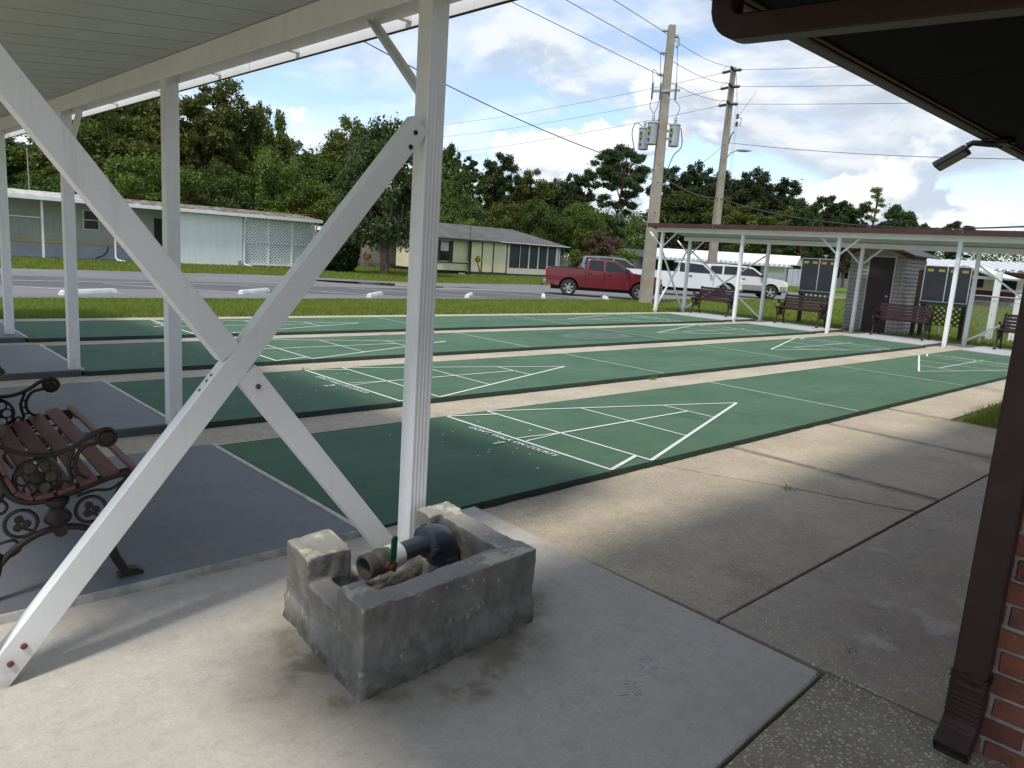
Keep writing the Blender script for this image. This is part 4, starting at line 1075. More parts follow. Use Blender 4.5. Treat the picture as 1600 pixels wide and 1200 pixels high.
# ================================================================ SCOREBOARDS, SHED, FENCE BEHIND THE FAR SHELTER
def scoreboard(x, ya, yb, z0, z1, lz, posts, lab):
    rt = thing('scoreboard', lab, 'scoreboard', (x, (ya + yb) / 2, -.06), 0, 'chalk scoreboards on posts')
    ym = (ya + yb) / 2
    for a, b in ((ya, ym - .012), (ym + .012, yb)):
        MB().box(x - .012, x + .012, a, b, z0, z1).build('board', M['board_slate'], rt)
        for t in (.10, .62):
            MB().box(x - .0155, x - .0125, a + (b - a) * t, a + (b - a) * (t + .28), z1 - .135, z1 - .07).build('score_strip', M['tape_yellow'], rt)
    MB().box(x - .02, x + .014, ym - .0115, ym + .0115, z0, z1).build('divider', M['board_trim'], rt)
    for zz in (z0 - .008, z1 + .008): MB().box(x - .02, x + .014, ya - .012, yb + .012, zz - .0075, zz + .0075).build('edge_trim', M['board_trim'], rt)
    for yy in (ya - .008, yb + .008): MB().box(x - .018, x + .014, yy - .0075, yy + .0075, z0, z1).build('edge_trim', M['board_trim'], rt)
    MB().box(x - .014, x + .03, ya - .02, yb + .02, z0 - .10, z0 - .018).build('rail', M['green_paint'], rt)
    # lattice skirt
    n = int(round((yb - ya) / .135)); h = z0 - .10 - lz
    for q in (-1, 1):
        for i in range(-int(h / .135) - 1, n + 1):
            p0 = Vector((ya + i * .135, lz)); p1 = Vector((ya + i * .135 + h, z0 - .10))
            lo = max(0, (ya - p0.x) / h); hi = min(1, (yb - p0.x) / h)
            if hi - lo < .05: continue
            a = p0 + (p1 - p0) * lo; b = p0 + (p1 - p0) * hi
            if q < 0: a = Vector((ya + yb - a.x, a.y)); b = Vector((ya + yb - b.x, b.y))
            MB().beam((x + q * .004, a.x, a.y), (x + q * .004, b.x, b.y), .007, .032, (1, 0, 0) if False else (0, -(b.y - a.y), b.x - a.x)).build('slat', M['green_paint'] if lz > .5 else M['post_dark'], rt, smooth=0)
    for yy in posts: MB().box(x + .032, x + .12, yy - .045, yy + .045, -.10, z1 - .1).build('post', M['post_dark'], rt)
    return rt
scoreboard(19.0, 6.02, 7.02, .905, 1.80, .62, (6.95, 6.10), 'dark double scoreboard left of the shed, white vehicle beyond it')
scoreboard(19.0, 2.70, 3.74, .905, 1.78, .30, (3.86, 3.68, 2.74), 'dark double scoreboard with a tall lattice skirt right of the shed')

sh = thing('storage_shed', 'small grey block-look shed with maroon door and brown gable roof', 'shed', (18.65, 4.85, -.06))
sx0, sx1, sy0, sy1, sz = 18.66, 20.1, 4.10, 5.52, 1.98
obox('shell', M['shed_corner'], sh, sx0 + .012, sx1, sy0 + .012, sy1 - .012, -.08, sz)
MB().prism([(sy0 + .012, sz + .001), (sy1 - .012, sz + .001), ((sy0 + sy1) / 2, sz + .34)], sx0 + .012, sx1, lambda a, b, c: (c, a, b)).build('gable', M['shed_board'], sh, smooth=0)
for i in range(20):
    z = -.06 + i * .10
    for a, b in ((sy0, 4.20), (4.205, 4.34), (5.06, 5.20), (5.205, sy1)): MB().prism([(z, sx0 - .014), (z + .078, sx0 + .004), (z + .078, sx0 + .0115), (z, sx0 + .0115)], a + .004, b - .004, lambda p, q, c: (q, c, p)).build('plank', M['shed_board'], sh, smooth=0)
    for a, b in ((sx0 + .005, sx0 + .45), (sx0 + .455, sx1)): MB().prism([(z, sy0 - .014), (z + .078, sy0 + .004), (z + .078, sy0 + .0115), (z, sy0 + .0115)], a, b, lambda p, q, c: (c, q, p)).build('plank', M['shed_board'], sh, smooth=0)
dr = obox('door', M['door_maroon'], sh, sx0 - .005, sx0 + .011, 4.39, 5.01, -.04, 1.93, .002)
MB().lathe([(.012, 0), (.012, .025), (.032, .04), (.034, .06), (.02, .075)], 14, (sx0 - .006, 4.46, .93), (-1, 0, 0)).build('knob', M['porcelain'], dr)
for a, b, c, d in ((4.345, 4.385, -.04, 1.975), (5.015, 5.055, -.04, 1.975), (4.385, 5.015, 1.935, 1.975)): obox('door_frame', M['board_trim'], sh, sx0 - .010, sx0 + .011, a + .001, b - .001, c, d)
for q in (-1, 1):
    ym = (sy0 + sy1) / 2; e = ym + q * .98
    MB().prism([(ym, sz + .40), (e, sz + .03), (e, sz - .0), (ym, sz + .36)], sx0 - .30, sx1 + .2, lambda a, b, c: (c, a, b)).build('roof', M['roof_dark'], sh, smooth=0)
    MB().prism([(ym, sz + .395), (e, sz + .025), (e, sz - .09), (ym, sz + .27)], sx0 - .33, sx0 - .302, lambda a, b, c: (c, a, b)).build('fascia', M['brown_trim'], sh, smooth=0)

cf_ = thing('chain_link_fence', 'galvanised chain-link fence with pipe rail at the far right', 'fence', (20.4, 1.0, -.06))
fx = 20.4; fy0, fy1 = -3.5, 3.62
for yy in (fy1, 1.5, -1.0, -3.5): MB().lathe([(.022, -.1), (.022, 1.18)], 10, (fx, yy, -.06)).build('post', M['galv'], cf_)
MB().tube([(fx, fy0, 1.11), (fx, fy1, 1.11)], .020, 10).build('rail', M['galv'], cf_)
MB().tube([(fx + .01, fy0, .98), (fx + .01, fy1, .98)], .006, 6).build('tension_wire', M['galv'], cf_)
mb = MB(); st = .062
for i in range(int((fy1 - fy0 + 1.2) / st)):
    for q in (1, -1):
        a = fy0 + i * st - 1.14
        y_a, z_a, y_b, z_b = a, -.04, a + 1.14, 1.10
        if q < 0: y_a, y_b = y_b, y_a
        if min(y_a, y_b) < fy0 or max(y_a, y_b) > fy1: continue
        mb.tube([(fx - .012 + .004 * q, y_a, z_a), (fx - .012 + .004 * q, y_b, z_b)], .0022, 3)
mb.build('wire_mesh', M['galv'], cf_, kind='stuff', smooth=0)
wp = thing('vinyl_post', 'tall white square post just behind the chain-link fence', 'post', (21.0, 2.58, -.06))
MB().box(20.93, 21.07, 2.51, 2.65, -.1, 1.76).build('shaft', M['white_paint'], wp, bevel=.006)
for z in (1.0, .62): MB().lathe([(.014, 0), (.01, .006)], 8, (20.929, 2.58, z), (-1, 0, 0)).build('bolt', M['bolt'], wp)
wp2 = copy_tree(wp, (21.3, 2.12, -.60)); wp2['label'] = 'shorter white post half hidden beside the right-hand bench'
lp = thing('ground_pipe', 'short white pipe stub bent over in the grass by the lattice', 'pipe', (19.3, 2.35, -.06))
MB().tube([(19.3, 2.35, -.1), (19.3, 2.35, .10), (19.3, 2.32, .15), (19.3, 2.25, .16), (19.3, 2.22, .12)], .03, 10).build('stub', M['pvc_white'], lp)

# ================================================================ POLES AND WIRES
def pole(name, label, x, y, zt, wb, wt, rot):
    rt = thing(name, label, 'utility pole', (x, y, -.4))
    b = wb / 2; t = wt / 2; r = .03
    vs = []
    for h, z in ((b, -.3), (t, zt + .4)):
        vs += [(-h + r, -h, z), (h - r, -h, z), (h, -h + r, z), (h, h - r, z), (h - r, h, z), (-h + r, h, z), (-h, h - r, z), (-h, -h + r, z)]
    cs, sn_ = math.cos(rot), math.sin(rot); vs = [(a * cs - b_ * sn_, a * sn_ + b_ * cs, z) for a, b_, z in vs]
    MB().add(vs, [(7, 6, 5, 4, 3, 2, 1, 0), tuple(range(8, 16))] + [(i, (i + 1) % 8, 8 + (i + 1) % 8, 8 + i) for i in range(8)]).build('shaft', M['pole_concrete'], rt, local=True, smooth=20)
    return rt
P1 = Vector((23.76, 15.92)); P2 = Vector((39.97, 23.02))
p1 = pole('utility_pole', 'near concrete power pole carrying three grey transformers, beside the red pickup', P1.x, P1.y, 10.65, .50, .26, R(-40))
p2 = pole('utility_pole', 'farther concrete power pole with a street lamp arm', P2.x, P2.y, 13.3, .52, .28, R(-40))
V = Vector
def part(mb, n, m, rt, **k): return mb.build(n, M[m], rt, **k)
along = V((.61, -.79, 0))                               # to the viewer's right
for i, z in enumerate((10.45, 9.62, 8.80)):
    c = V((P1.x, P1.y, z)) - along * .13
    part(MB().lathe([(.03, 0), (.06, .03), (.045, .06), (.065, .10), (.045, .13), (.065, .17), (.045, .20), (.055, .25)], 12, c, -along), 'insulator', 'porcelain', p1)
part(MB().lathe([(.05, 0), (.09, .04), (.05, .08), (.09, .12), (.05, .16)], 10, V((P1.x, P1.y, 10.25)) + along * .14, along), 'insulator', 'porcelain', p1)
part(MB().tube([V((P1.x, P1.y, 10.2)) + along * .3, V((P1.x, P1.y, 9.95)) + along * .33, V((P1.x, P1.y, 9.85)) + along * .22], .05, 8), 'arrester', 'porcelain', p1)
part(MB().beam(V((P1.x, P1.y, 8.12)) - along * .62 - V((.1, .15, 0)), V((P1.x, P1.y, 8.20)) + along * .50 - V((.1, .15, 0)), .07, .09), 'crossarm', 'galv', p1)
for t in (-.62, -.30, .30):
    c = V((P1.x - .12, P1.y - .2, 8.12)) + along * t
    part(MB().tube([c + V((0, 0, .30)), c + V((0, 0, -.30))], [.045, .04], 10), 'cutout', 'porcelain', p1)
    part(MB().tube([c + V((-.1, -.06, .32)), c + V((-.12, -.08, -.25)), c + V((0, 0, -.32))], .018, 6), 'fuse_holder', 'insul_dark', p1)
def transformer(c):
    t_ = part(MB().lathe([(.18, -.45), (.21, -.43), (.215, .36), (.235, .37), (.235, .40), (.19, .44), (.08, .47)], 20, c), 'transformer', 'steel_grey', p1)
    part(MB().lathe([(.05, .46), (.075, .50), (.05, .54), (.07, .58), (.05, .62), (.06, .66), (.03, .72)], 12, c), 'bushing', 'porcelain', t_)
    for k in range(3): part(MB().box(c.x - .26, c.x - .20, c.y - .05 + .0 * k, c.y + .02, c.z - .3 + .22 * k, c.z - .22 + .22 * k), 'lug', 'insul_dark', t_)
    part(MB().box(c.x - .222, c.x - .214, c.y - .09, c.y + .06, c.z + .02, c.z + .20), 'label_plate', 'tape_yellow', t_)
T1 = V((P1.x, P1.y, 6.52)) - along * .42 - V((.1, .12, 0)); T2 = V((P1.x, P1.y, 6.40)) - along * .55 + V((.3, .42, 0)); T3 = V((P1.x, P1.y, 6.50)) + along * .50
for c in (T1, T2, T3): transformer(c)
for z in (6.65, 6.35): part(MB().beam(V((P1.x, P1.y, z)) - along * .5, V((P1.x, P1.y, z)) + along * .35, .06, .09), 'bracket', 'galv', p1)
def sag(a, b, s, n=18): a = V(a); b = V(b); return [a + (b - a) * (i / n) - V((0, 0, s * 4 * (i / n) * (1 - i / n))) for i in range(n + 1)]
def jumper(pts, rt, r=.012):
    P_ = [V(p) for p in pts]; out = []
    for i in range(len(P_) - 1):
        a = P_[max(i - 1, 0)]; b = P_[i]; c = P_[i + 1]; d = P_[min(i + 2, len(P_) - 1)]
        for k in range(6):
            t = k / 6; out.append(.5 * (2 * b + (c - a) * t + (2 * a - 5 * b + 4 * c - d) * t * t + (-a + 3 * b - 3 * c + d) * t ** 3))
    out.append(P_[-1]); part(MB().tube(out, r, 5), 'jumper', 'wire', rt)
for t, z in ((-.62, 8.8), (-.30, 9.62)):
    jumper([V((P1.x - .12, P1.y - .2, 8.42)) + along * t, V((P1.x - .3, P1.y - .2, 8.9)) + along * t * .9, V((P1.x, P1.y, z)) - along * .35], p1)
jumper([V((P1.x - .12, P1.y - .2, 8.42)) + along * .30, V((P1.x, P1.y, 9.4)) + along * .33, V((P1.x, P1.y, 9.9)) + along * .28], p1)
jumper([V((P1.x - .12, P1.y - .2, 7.8)) - along * .62, V((P1.x - .2, P1.y - .2, 7.5)) - along * .6, T1 + V((0, 0, .72))], p1)
jumper([V((P1.x - .12, P1.y - .2, 7.8)) - along * .30, V((P1.x - .2, P1.y - .2, 7.5)) - along * .32, T1 + V((0, 0, .72))], p1)
jumper([V((P1.x - .12, P1.y - .2, 7.8)) + along * .30, V((P1.x, P1.y, 7.55)) + along * .62, T3 + V((0, 0, .72))], p1)
jumper([T1 + V((-.2, 0, .35)), T1 + V((.1, 0, .58)) + along * .3, V((P1.x, P1.y, 6.95)) + along * .2, T3 + V((0, 0, .38))], p1, .018)
jumper([T2 + V((0, 0, .4)), T2 + V((0, 0, .6)) - along * .35, T2 - along * .5 + V((0, 0, .2)), T2 - along * .3 + V((0, 0, -.6))], p1, .018)
jumper([T3 + along * .24 + V((0, 0, .3)), T3 + along * .34 + V((0, 0, -.4)), T3 + along * .05 + V((0, 0, -.8)), T3 - along * .12 + V((0, 0, -1.35))], p1, .02)
part(MB().lathe([(.03, 0), (.035, .12), (.02, .2)], 8, T3 - along * .12 + V((0, 0, -1.52))), 'connector', 'insul_dark', p1)
part(MB().beam(V((P1.x, P1.y, -.4)) - along * .235 - V((.17, .22, 0)) * .2, V((P1.x, P1.y, 4.9)) - along * .20 - V((.17, .22, 0)) * .2, .07, .07), 'conduit', 'galv', p1)
for z in (5.3, 4.6, 3.4): part(MB().lathe([(.262 - .012 * z, -.02), (.262 - .012 * z, .02)], 8, (P1.x, P1.y, z)), 'band', 'insul_dark', p1)
# second pole: dead-end strings, lamp and guy hardware
LW_ = V((12.8, 45.4, 2.4)).normalized(); RW_ = V((-4.2, -7.6, -1.45)).normalized(); TO1 = V((P1.x - P2.x, P1.y - P2.y, 0)).normalized()
ends = []
def string(a, d, rt):
    d = V(d).normalized(); part(MB().lathe([(.03, .05)] + sum([[(.03, .1 + .14 * k), (.095, .14 + .14 * k), (.03, .20 + .14 * k)] for k in range(6)], []) + [(.02, 1.05)], 10, a, d), 'insulator', 'insul_dark', rt); return a + d * 1.05
for i, z in enumerate((13.15, 12.2, 11.2)):
    c = V((P2.x, P2.y, z))
    ends.append((string(c, LW_ * V((1, 1, .2)), p2), string(c, RW_, p2), string(c, TO1 - V((0, 0, .04)), p2)))
    jumper([ends[-1][0], c - along * .45 + V((0, 0, .5)) * .4, ends[-1][2]], p2)
part(MB().tube([V((P2.x, P2.y, 8.0)) + along * .15, V((P2.x, P2.y, 8.35)) + along * .4, V((P2.x, P2.y, 8.5)) + along * .75], .04, 8), 'lamp_arm', 'galv', p2)
la = V((P2.x, P2.y, 8.5)) + along * .70
mb = MB(); vs = []
for t, w, h0, h1 in ((0, .07, -.03, .05), (.15, .13, -.07, .08), (.5, .16, -.09, .09), (.8, .12, -.04, .06), (.95, .04, -.0, .02)):
    p = la + along * t; sd_ = V((along.y, -along.x, 0)); vs += [p + sd_ * w + V((0, 0, 0)), p + V((0, 0, h1)), p - sd_ * w, p + V((0, 0, h0))]
mb.add(vs, [(0, 1, 2, 3), (19, 18, 17, 16)] + [(i * 4 + k, i * 4 + (k + 1) % 4, i * 4 + 4 + (k + 1) % 4, i * 4 + 4 + k) for i in range(4) for k in range(4)])
part(mb, 'lamp_head', 'galv', p2, smooth=80)
part(MB().tube([V((P2.x, P2.y, 8.7)) + along * .15, V((P2.x, P2.y, 9.4)) + along * .30, V((P2.x, P2.y, 9.6)) + along * .45], .04, 6), 'guy_bracket', 'insul_dark', p2)
for k in (0, .45): part(MB().lathe([(.05, 0), (.1, .06), (.06, .14), (.1, .2), (.05, .3)], 10, V((P2.x, P2.y, 9.9 + k)) + along * .55), 'insulator', 'insul_dark', p2)
part(MB().tube([V((P2.x, P2.y, 9.9)) + along * .75, V((P2.x, P2.y, 10.4)) + along * .8, V((P2.x, P2.y, 10.45)) + along * .6], .03, 6), 'switch_bar', 'galv', p2)
for q in (.42, .52): jumper([V((P2.x, P2.y, 13)) + along * .2, V((P2.x, P2.y, 10.6)) + along * q, V((P2.x, P2.y, 7)) + along * (q + .05), V((P2.x, P2.y, 1)) + along * (q + .1)], p2, .008)
part(MB().tube([V((P2.x, P2.y, 10.5)) + along * .6, V((P2.x, P2.y, 12.0)) + along * 1.5], .018, 6), 'switch_blade', 'galv', p2)
# conductors: each span is one thing
def wire(pts, lab, r=.011, grp=None):
    o = MB().tube(pts, r, 5).build('power_line', M['wire']); return tag(o, lab, 'wire', grp)
names = ('top', 'middle', 'lowest')
for i, (z1, (eL, eR, eT)) in enumerate(zip((10.45, 9.62, 8.80), ends)):
    a = V((P1.x, P1.y, z1)) - along * .36
    wire(sag(eT, a, .25), names[i] + ' of the three conductors strung between the two concrete poles', .012)
    far = V(((17.8, 13.91, 9.66), (16.76, 15.06, 9.6), (15.65, 16.14, 9.35))[i]); d = far - a
    wire(sag(a, a + d * 4.0, -.0), names[i] + ' of the three conductors leaving the near pole toward the shelter roof', .012)
    L_ = V(((52.8, 68.43, 15.9), (52.85, 68.39, 14.56), (52.93, 68.33, 12.72))[i]); d = L_ - eL
    wire(sag(eL, eL + d * 1.9 + V((0, 0, 1.2)), 1.2), names[i] + ' of three thin conductors crossing the clouds left of the poles', .012)
    R_ = V(((35.8, 15.43, 11.74), (36.58, 13.73, 10.85), (37.2, 12.24, 9.98))[i]); d = R_ - eR
    wire(sag(eR, eR + d * 4, .3), names[i] + ' of three thin conductors running from the far pole behind the dark eave', .012)
wire([V(p) for p in sag((7.0, 15.7, 7.4), (P1.x - .2, P1.y, 5.05), .40)], 'dark service cable sloping down from the white shelter to the near pole', .016)
wire(sag((P2.x, P2.y, 8.95), (36.0, .5, 6.5), .35), 'long nearly level cable from the lamp pole toward the floodlight', .015)
wire(sag((P1.x, P1.y, 4.6), (P2.x, P2.y, 8.9), .35), 'slack cable joining the two poles below the transformers', .014)
wire(sag((P1.x, P1.y, 4.95), (P2.x - .2, P2.y, 5.6), .25) + sag((P2.x, P2.y, 5.6), (26.0, -2.0, 3.95), 1.15, 24), 'thick black cable drooping above the far shelter roof', .032)

# ================================================================ WHEEL STOPS
stops = [(3.30, 18.05, 32), (8.08, 19.0, 38), (11.95, 18.28, 43), (16.2, 18.45, 44), (20.3, 18.55, 45), (23.85, 18.2, 46), (-1.2, 17.9, 36)]
slab_ = ['white parking stop nearest the left-hand posts', 'white parking stop seen through the crossed braces', 'white parking stop just left of the main white post', 'small white parking stop right of the main white post', 'white parking stop left of the red pickup tailgate', 'tilted white parking stop beside the red pickup rear wheel', 'white parking stop at the far left behind the first posts']
for (x, y, a), lb in zip(stops, slab_):
    rt = MB(); L2 = .86
    vs = []
    for t, k in ((-L2, .8), (-L2 + .06, 1), (L2 - .06, 1), (L2, .8)):
        for px, pz in ((-.085, 0), (-.08, .05), (-.045, .115), (.045, .115), (.08, .05), (.085, 0)): vs.append((t, px, pz * k))
    rt.add(vs, [(0, 1, 2, 3, 4, 5), (23, 22, 21, 20, 19, 18)] + [(i * 6 + k, i * 6 + (k + 1) % 6, i * 6 + 6 + (k + 1) % 6, i * 6 + 6 + k) for i in range(3) for k in range(6)])
    o = rt.build('parking_stop', M['stop_white']); o.location = (x, y, -.322); o.rotation_euler = (0, 0, R(a)); tag(o, lb, 'parking stop', 'wheel stops along the parking lot')

# ================================================================ VEHICLES
def vehicle(name, lab, cat, loc, rz, p):
    rt = thing(name, lab, cat, loc, rz)
    hw, L, xr, xf, wr = p['hw'], p['L'], p['xr'], p['xf'], p['wr']; bz = p['belt']; paint = M[p['paint']]
    F = L / 2; ar = wr * 1.26; sill = p.get('sill', .40)
    def arch(cx): return [(cx - ar * math.cos(R(a)), wr + ar * math.sin(R(a))) for a in range(-8, 189, 14)]
    poly = [(-F + .03, .58), (-F + .06, sill + .08)] + [q for q in arch(xr) if q[1] > sill - .02] + [q for q in arch(xf) if q[1] > sill - .02] + [(F - .08, sill + .06), (F - .02, .60)] + p['front'] + p['top'] + [(-F, bz * .9)]
    MB().prism(poly, -1, 1, lambda a, b, c: (a, c * (hw - .035 * max(0, (.55 - b) / .2) - .05 * max(0, (b - .95) / .25)), b)).build('body', paint, rt, local=True, bevel=.028)
    cw = lambda z: hw - .055 - p.get('tumble', .30) * max(0, z - bz)
    cab = p['cab']
    MB().prism(cab, -1, 1, lambda a, b, c: (a, c * cw(b), b)).build('cab', paint, rt, local=True, bevel=.03)
    for poly_ in p['windows']:
        for s in (-1, 1): MB().prism(poly_, .004, .012, lambda a, b, c: (a, s * (cw(b) + c - .002), b)).build('window', M['glass_dark'], rt, local=True, smooth=0)
    (ax_, az), (bx, bz_) = p['shield']
    nx = V((bz_ - az, 0, -(bx - ax_))).normalized(); nx = nx if nx.x > 0 else -nx
    o = [V((ax_, -cw(az) + .09, az)), V((ax_, cw(az) - .09, az)), V((bx, cw(bz_) - .08, bz_)), V((bx, -cw(bz_) + .08, bz_))]
    MB().add([q + nx * .004 for q in o] + [q + nx * .012 for q in o], [(0, 1, 2, 3), (7, 6, 5, 4), (0, 4, 5, 1), (1, 5, 6, 2), (2, 6, 7, 3), (3, 7, 4, 0)]).build('windshield', M['glass_dark'], rt, local=True, smooth=0)
    (ax_, az), (bx, bz_) = p['rear_glass']
    o = [V((ax_, -cw(az) + .12, az)), V((ax_, cw(az) - .12, az)), V((bx, cw(bz_) - .10, bz_)), V((bx, -cw(bz_) + .10, bz_))]
    MB().add([q - V((.004, 0, 0)) for q in o] + [q - V((.012, 0, 0)) for q in o], [(0, 1, 2, 3), (7, 6, 5, 4), (0, 4, 5, 1), (1, 5, 6, 2), (2, 6, 7, 3), (3, 7, 4, 0)]).build('rear_window', M['glass_dark'], rt, local=True, smooth=0)
    MB().box(-F + .25, F - .25, -hw + .22, hw - .22, .26, .80).build('underbody', M['under'], rt, local=True, smooth=0)
    for cx in (xr, xf):
        for s in (-1, 1):
            w = thing('wheel'); w.parent = rt; w.location = (cx, s * (hw - .12), wr)
            MB().lathe([(wr * .62, -.115), (wr * .90, -.115), (wr * .99, -.08), (wr, -.03), (wr, .03), (wr * .99, .08), (wr * .90, .115), (wr * .62, .115)], 32, (0, 0, 0), (0, s, 0), cap=False).build('tyre', M['tire'], w, local=True)
            MB().lathe([(.001, .02), (wr * .58, .02), (wr * .62, .03), (wr * .63, .108), (wr * .66, .112)], 28, (0, 0, 0), (0, s, 0), cap=False).build('wheel_well', M['under'], w, local=True)
            mb = MB(); n_ = p.get('spokes', 6)
            for k in range(n_):
                a = 2 * math.pi * k / n_ + .3; a2 = .22
                mb.prism([(.03 * math.cos(a - 1.2), .03 * math.sin(a - 1.2)), (wr * .62 * math.cos(a - a2), wr * .62 * math.sin(a - a2)), (wr * .62 * math.cos(a + a2), wr * .62 * math.sin(a + a2)), (.03 * math.cos(a + 1.2), .03 * math.sin(a + 1.2))], .075, .095, lambda u, v, c: (u, s * c, v))
            mb.lathe([(.001, .10), (.05, .10), (.062, .09), (.066, .06)], 14, (0, 0, 0), (0, s, 0), cap=False)
            mb.lathe([(wr * .60, .10), (wr * .64, .108), (wr * .68, .10), (wr * .68, .08), (wr * .60, .07)], 28, (0, 0, 0), (0, s, 0), cap=False)
            mb.build('rim', M['rim'], w, local=True)
    for s in (-1, 1):
        for hx in p['handles']: MB().box(hx - .09, hx + .09, s * (hw - .004) - .012, s * (hw - .004) + .012, bz - .17, bz - .115).build('door_handle', M[p.get('handle_m', 'black_plastic')], rt, local=True, bevel=.004)
        for gx in p['gaps']: MB().box(gx - .011, gx + .011, s * (hw - .006) - .0095, s * (hw - .006) + .0095, sill + .1, bz - .02).build('door_seam', M['under'], rt, local=True, smooth=0)
        mx = p['mirror']; MB().box(mx - .06, mx + .07, s * (hw + .10) - .09, s * (hw + .10) + .08, bz + .0, bz + .17).build('mirror', M[p.get('mirror_m', 'black_plastic')], rt, local=True, bevel=.02)
        z0, z1 = p['tail']; MB().box(-F - .006, -F + .09, s * (hw - .09) - .075, s * (hw - .09) + .085, z0, z1).build('tail_light', M['tail_red'], rt, local=True, bevel=.01)
        z0, z1 = p['head']; MB().box(F - .27, F + .008, min(s * (hw - .30), s * (hw + .008)), max(s * (hw - .30), s * (hw + .008)), z0, z1).build('headlight', M[p.get('head_m', 'head_glass')], rt, local=True, bevel=.02)
    MB().box(F - .14, F + .06, -hw + .03, hw - .03, .44, .66).build('front_bumper', M[p['bumper']], rt, local=True, bevel=.03)
    MB().box(-F - .10, -F + .05, -hw + .06, hw - .06, .46, .66).build('rear_bumper', M[p['rbumper']], rt, local=True, bevel=.02)
    MB().box(F - .06, F + .002, -hw + .36, hw - .36, .70, .95).build('grille', M['black_plastic'], rt, local=True, smooth=0)
    if 'bed' in p:
        a, b, zt = p['bed']; MB().box(a, b, -hw + .12, hw - .12, zt + .001, zt + .006).build('bed_shade', M['under'], rt, local=True, smooth=0)  # near-black panel stands in for the shaded hollow of the open bed
        for s in (-1, 1): MB().box(a - .02, b + .02, s * (hw - .085) - .025, s * (hw - .085) + .025, zt - .01, zt + .022).build('bed_rail', M['black_plastic'], rt, local=True)
    if 'clad' in p:
        for s in (-1, 1):
            for a, b in ((-F + .06, xr - ar - .02), (xr + ar + .02, xf - ar - .02), (xf + ar + .02, F - .08)):
                MB().box(a, b, s * (hw + .004) - .014, s * (hw + .004) + .014, sill + .06, sill + .34).build('cladding', M[p['clad']], rt, local=True, bevel=.006)
    return rt
GZ = -.318
red = dict(hw=.86, L=5.15, xr=-1.52, xf=1.66, wr=.36, belt=1.17, paint='red_paint', sill=.42, tumble=.36,
           front=[(2.55, .80), (2.50, 1.00), (2.30, 1.07)], top=[(1.35, 1.165), (.6, 1.18), (-.85, 1.18), (-.86, 1.20), (-2.50, 1.225)],
           cab=[(1.34, 1.14), (.58, 1.615), (.30, 1.675), (-.20, 1.70), (-.66, 1.69), (-.75, 1.62), (-.80, 1.14)],
           windows=[[(-.70, 1.20), (-.02, 1.19), (-.02, 1.61), (-.62, 1.62)], [(.07, 1.19), (1.10, 1.185), (.98, 1.28), (.50, 1.58), (.10, 1.61)]],
           shield=((1.29, 1.18), (.62, 1.60)), rear_glass=((-.80, 1.20), (-.752, 1.60)), handles=[-.60, .28], gaps=[-.80, .03, 1.16], mirror=1.03, tail=(.82, 1.14), head=(.72, 1.0), bumper='chrome', rbumper='chrome', bed=(-2.45, -.88, 1.222), head_m='amber')
r1 = vehicle('pickup_truck', 'dark red crew-cab pickup parked at an angle, partly behind the near pole', 'pickup truck', (24.58, 19.05, GZ), R(-47), red)
MB().box(-2.80, -2.66, -.05, .05, .36, .46).build('tow_hitch', M['black_plastic'], r1, local=True)
wt = dict(hw=.95, L=6.45, xr=-1.62, xf=2.42, wr=.39, belt=1.26, paint='car_white', sill=.46, tumble=.28,
          front=[(3.20, .85), (3.15, 1.08), (2.95, 1.17)], top=[(1.75, 1.27), (1.2, 1.28), (-.42, 1.28), (-.43, 1.30), (-3.15, 1.32)],
          cab=[(1.85, 1.24), (1.08, 1.80), (.85, 1.88), (.1, 1.92), (-.25, 1.90), (-.33, 1.82), (-.38, 1.24)],
          windows=[[(-.28, 1.32), (.02, 1.31), (.02, 1.80), (-.24, 1.80)], [(.14, 1.31), (1.48, 1.30), (1.42, 1.40), (.98, 1.76), (.16, 1.81)]],
          shield=((1.80, 1.28), (1.10, 1.78)), rear_glass=((-.38, 1.32), (-.335, 1.80)), handles=[.34], gaps=[.06, 1.62], mirror=1.42, mirror_m='car_white', tail=(.90, 1.25), head=(.78, 1.06), bumper='chrome', rbumper='chrome', bed=(-3.10, -.46, 1.318))
vehicle('pickup_truck', 'white long-bed pickup behind the crossed braces of the far shelter', 'pickup truck', (34.0, 21.2, GZ), R(-45), wt)
su = dict(hw=.96, L=4.95, xr=-1.45, xf=1.50, wr=.40, belt=1.24, paint='car_cream', sill=.44, tumble=.26, clad='clad_grey', spokes=5,
          front=[(2.46, .85), (2.40, 1.06), (2.2, 1.14)], top=[(1.15, 1.26), (-2.40, 1.28)],
          cab=[(1.22, 1.22), (.45, 1.76), (.15, 1.84), (-1.2, 1.88), (-2.1, 1.84), (-2.30, 1.70), (-2.42, 1.22)],
          windows=[[(-2.22, 1.30), (-1.45, 1.29), (-1.42, 1.76), (-2.08, 1.74)], [(-1.34, 1.29), (-.42, 1.29), (-.42, 1.77), (-1.31, 1.77)], [(-.33, 1.29), (.92, 1.28), (.82, 1.38), (.38, 1.70), (-.33, 1.76)]],
          shield=((1.17, 1.27), (.47, 1.74)), rear_glass=((-2.42, 1.30), (-2.315, 1.68)), handles=[-1.2, -.15], gaps=[-1.38, -.37, .98], mirror=.86, mirror_m='black_plastic', tail=(.9, 1.2), head=(.76, 1.02), bumper='clad_grey', rbumper='clad_grey')
vehicle('parked_suv', 'white suv with grey lower cladding parked right of the white pickup', 'suv', (39.35, 20.45, GZ), R(-45), su)
gc = dict(su); gc.update(paint='car_grey', hw=.90, clad='clad_grey')
vehicle('parked_suv', 'dark grey suv mostly hidden behind the red pickup cab', 'suv', (36.3, 27.6, GZ), R(-45), gc)

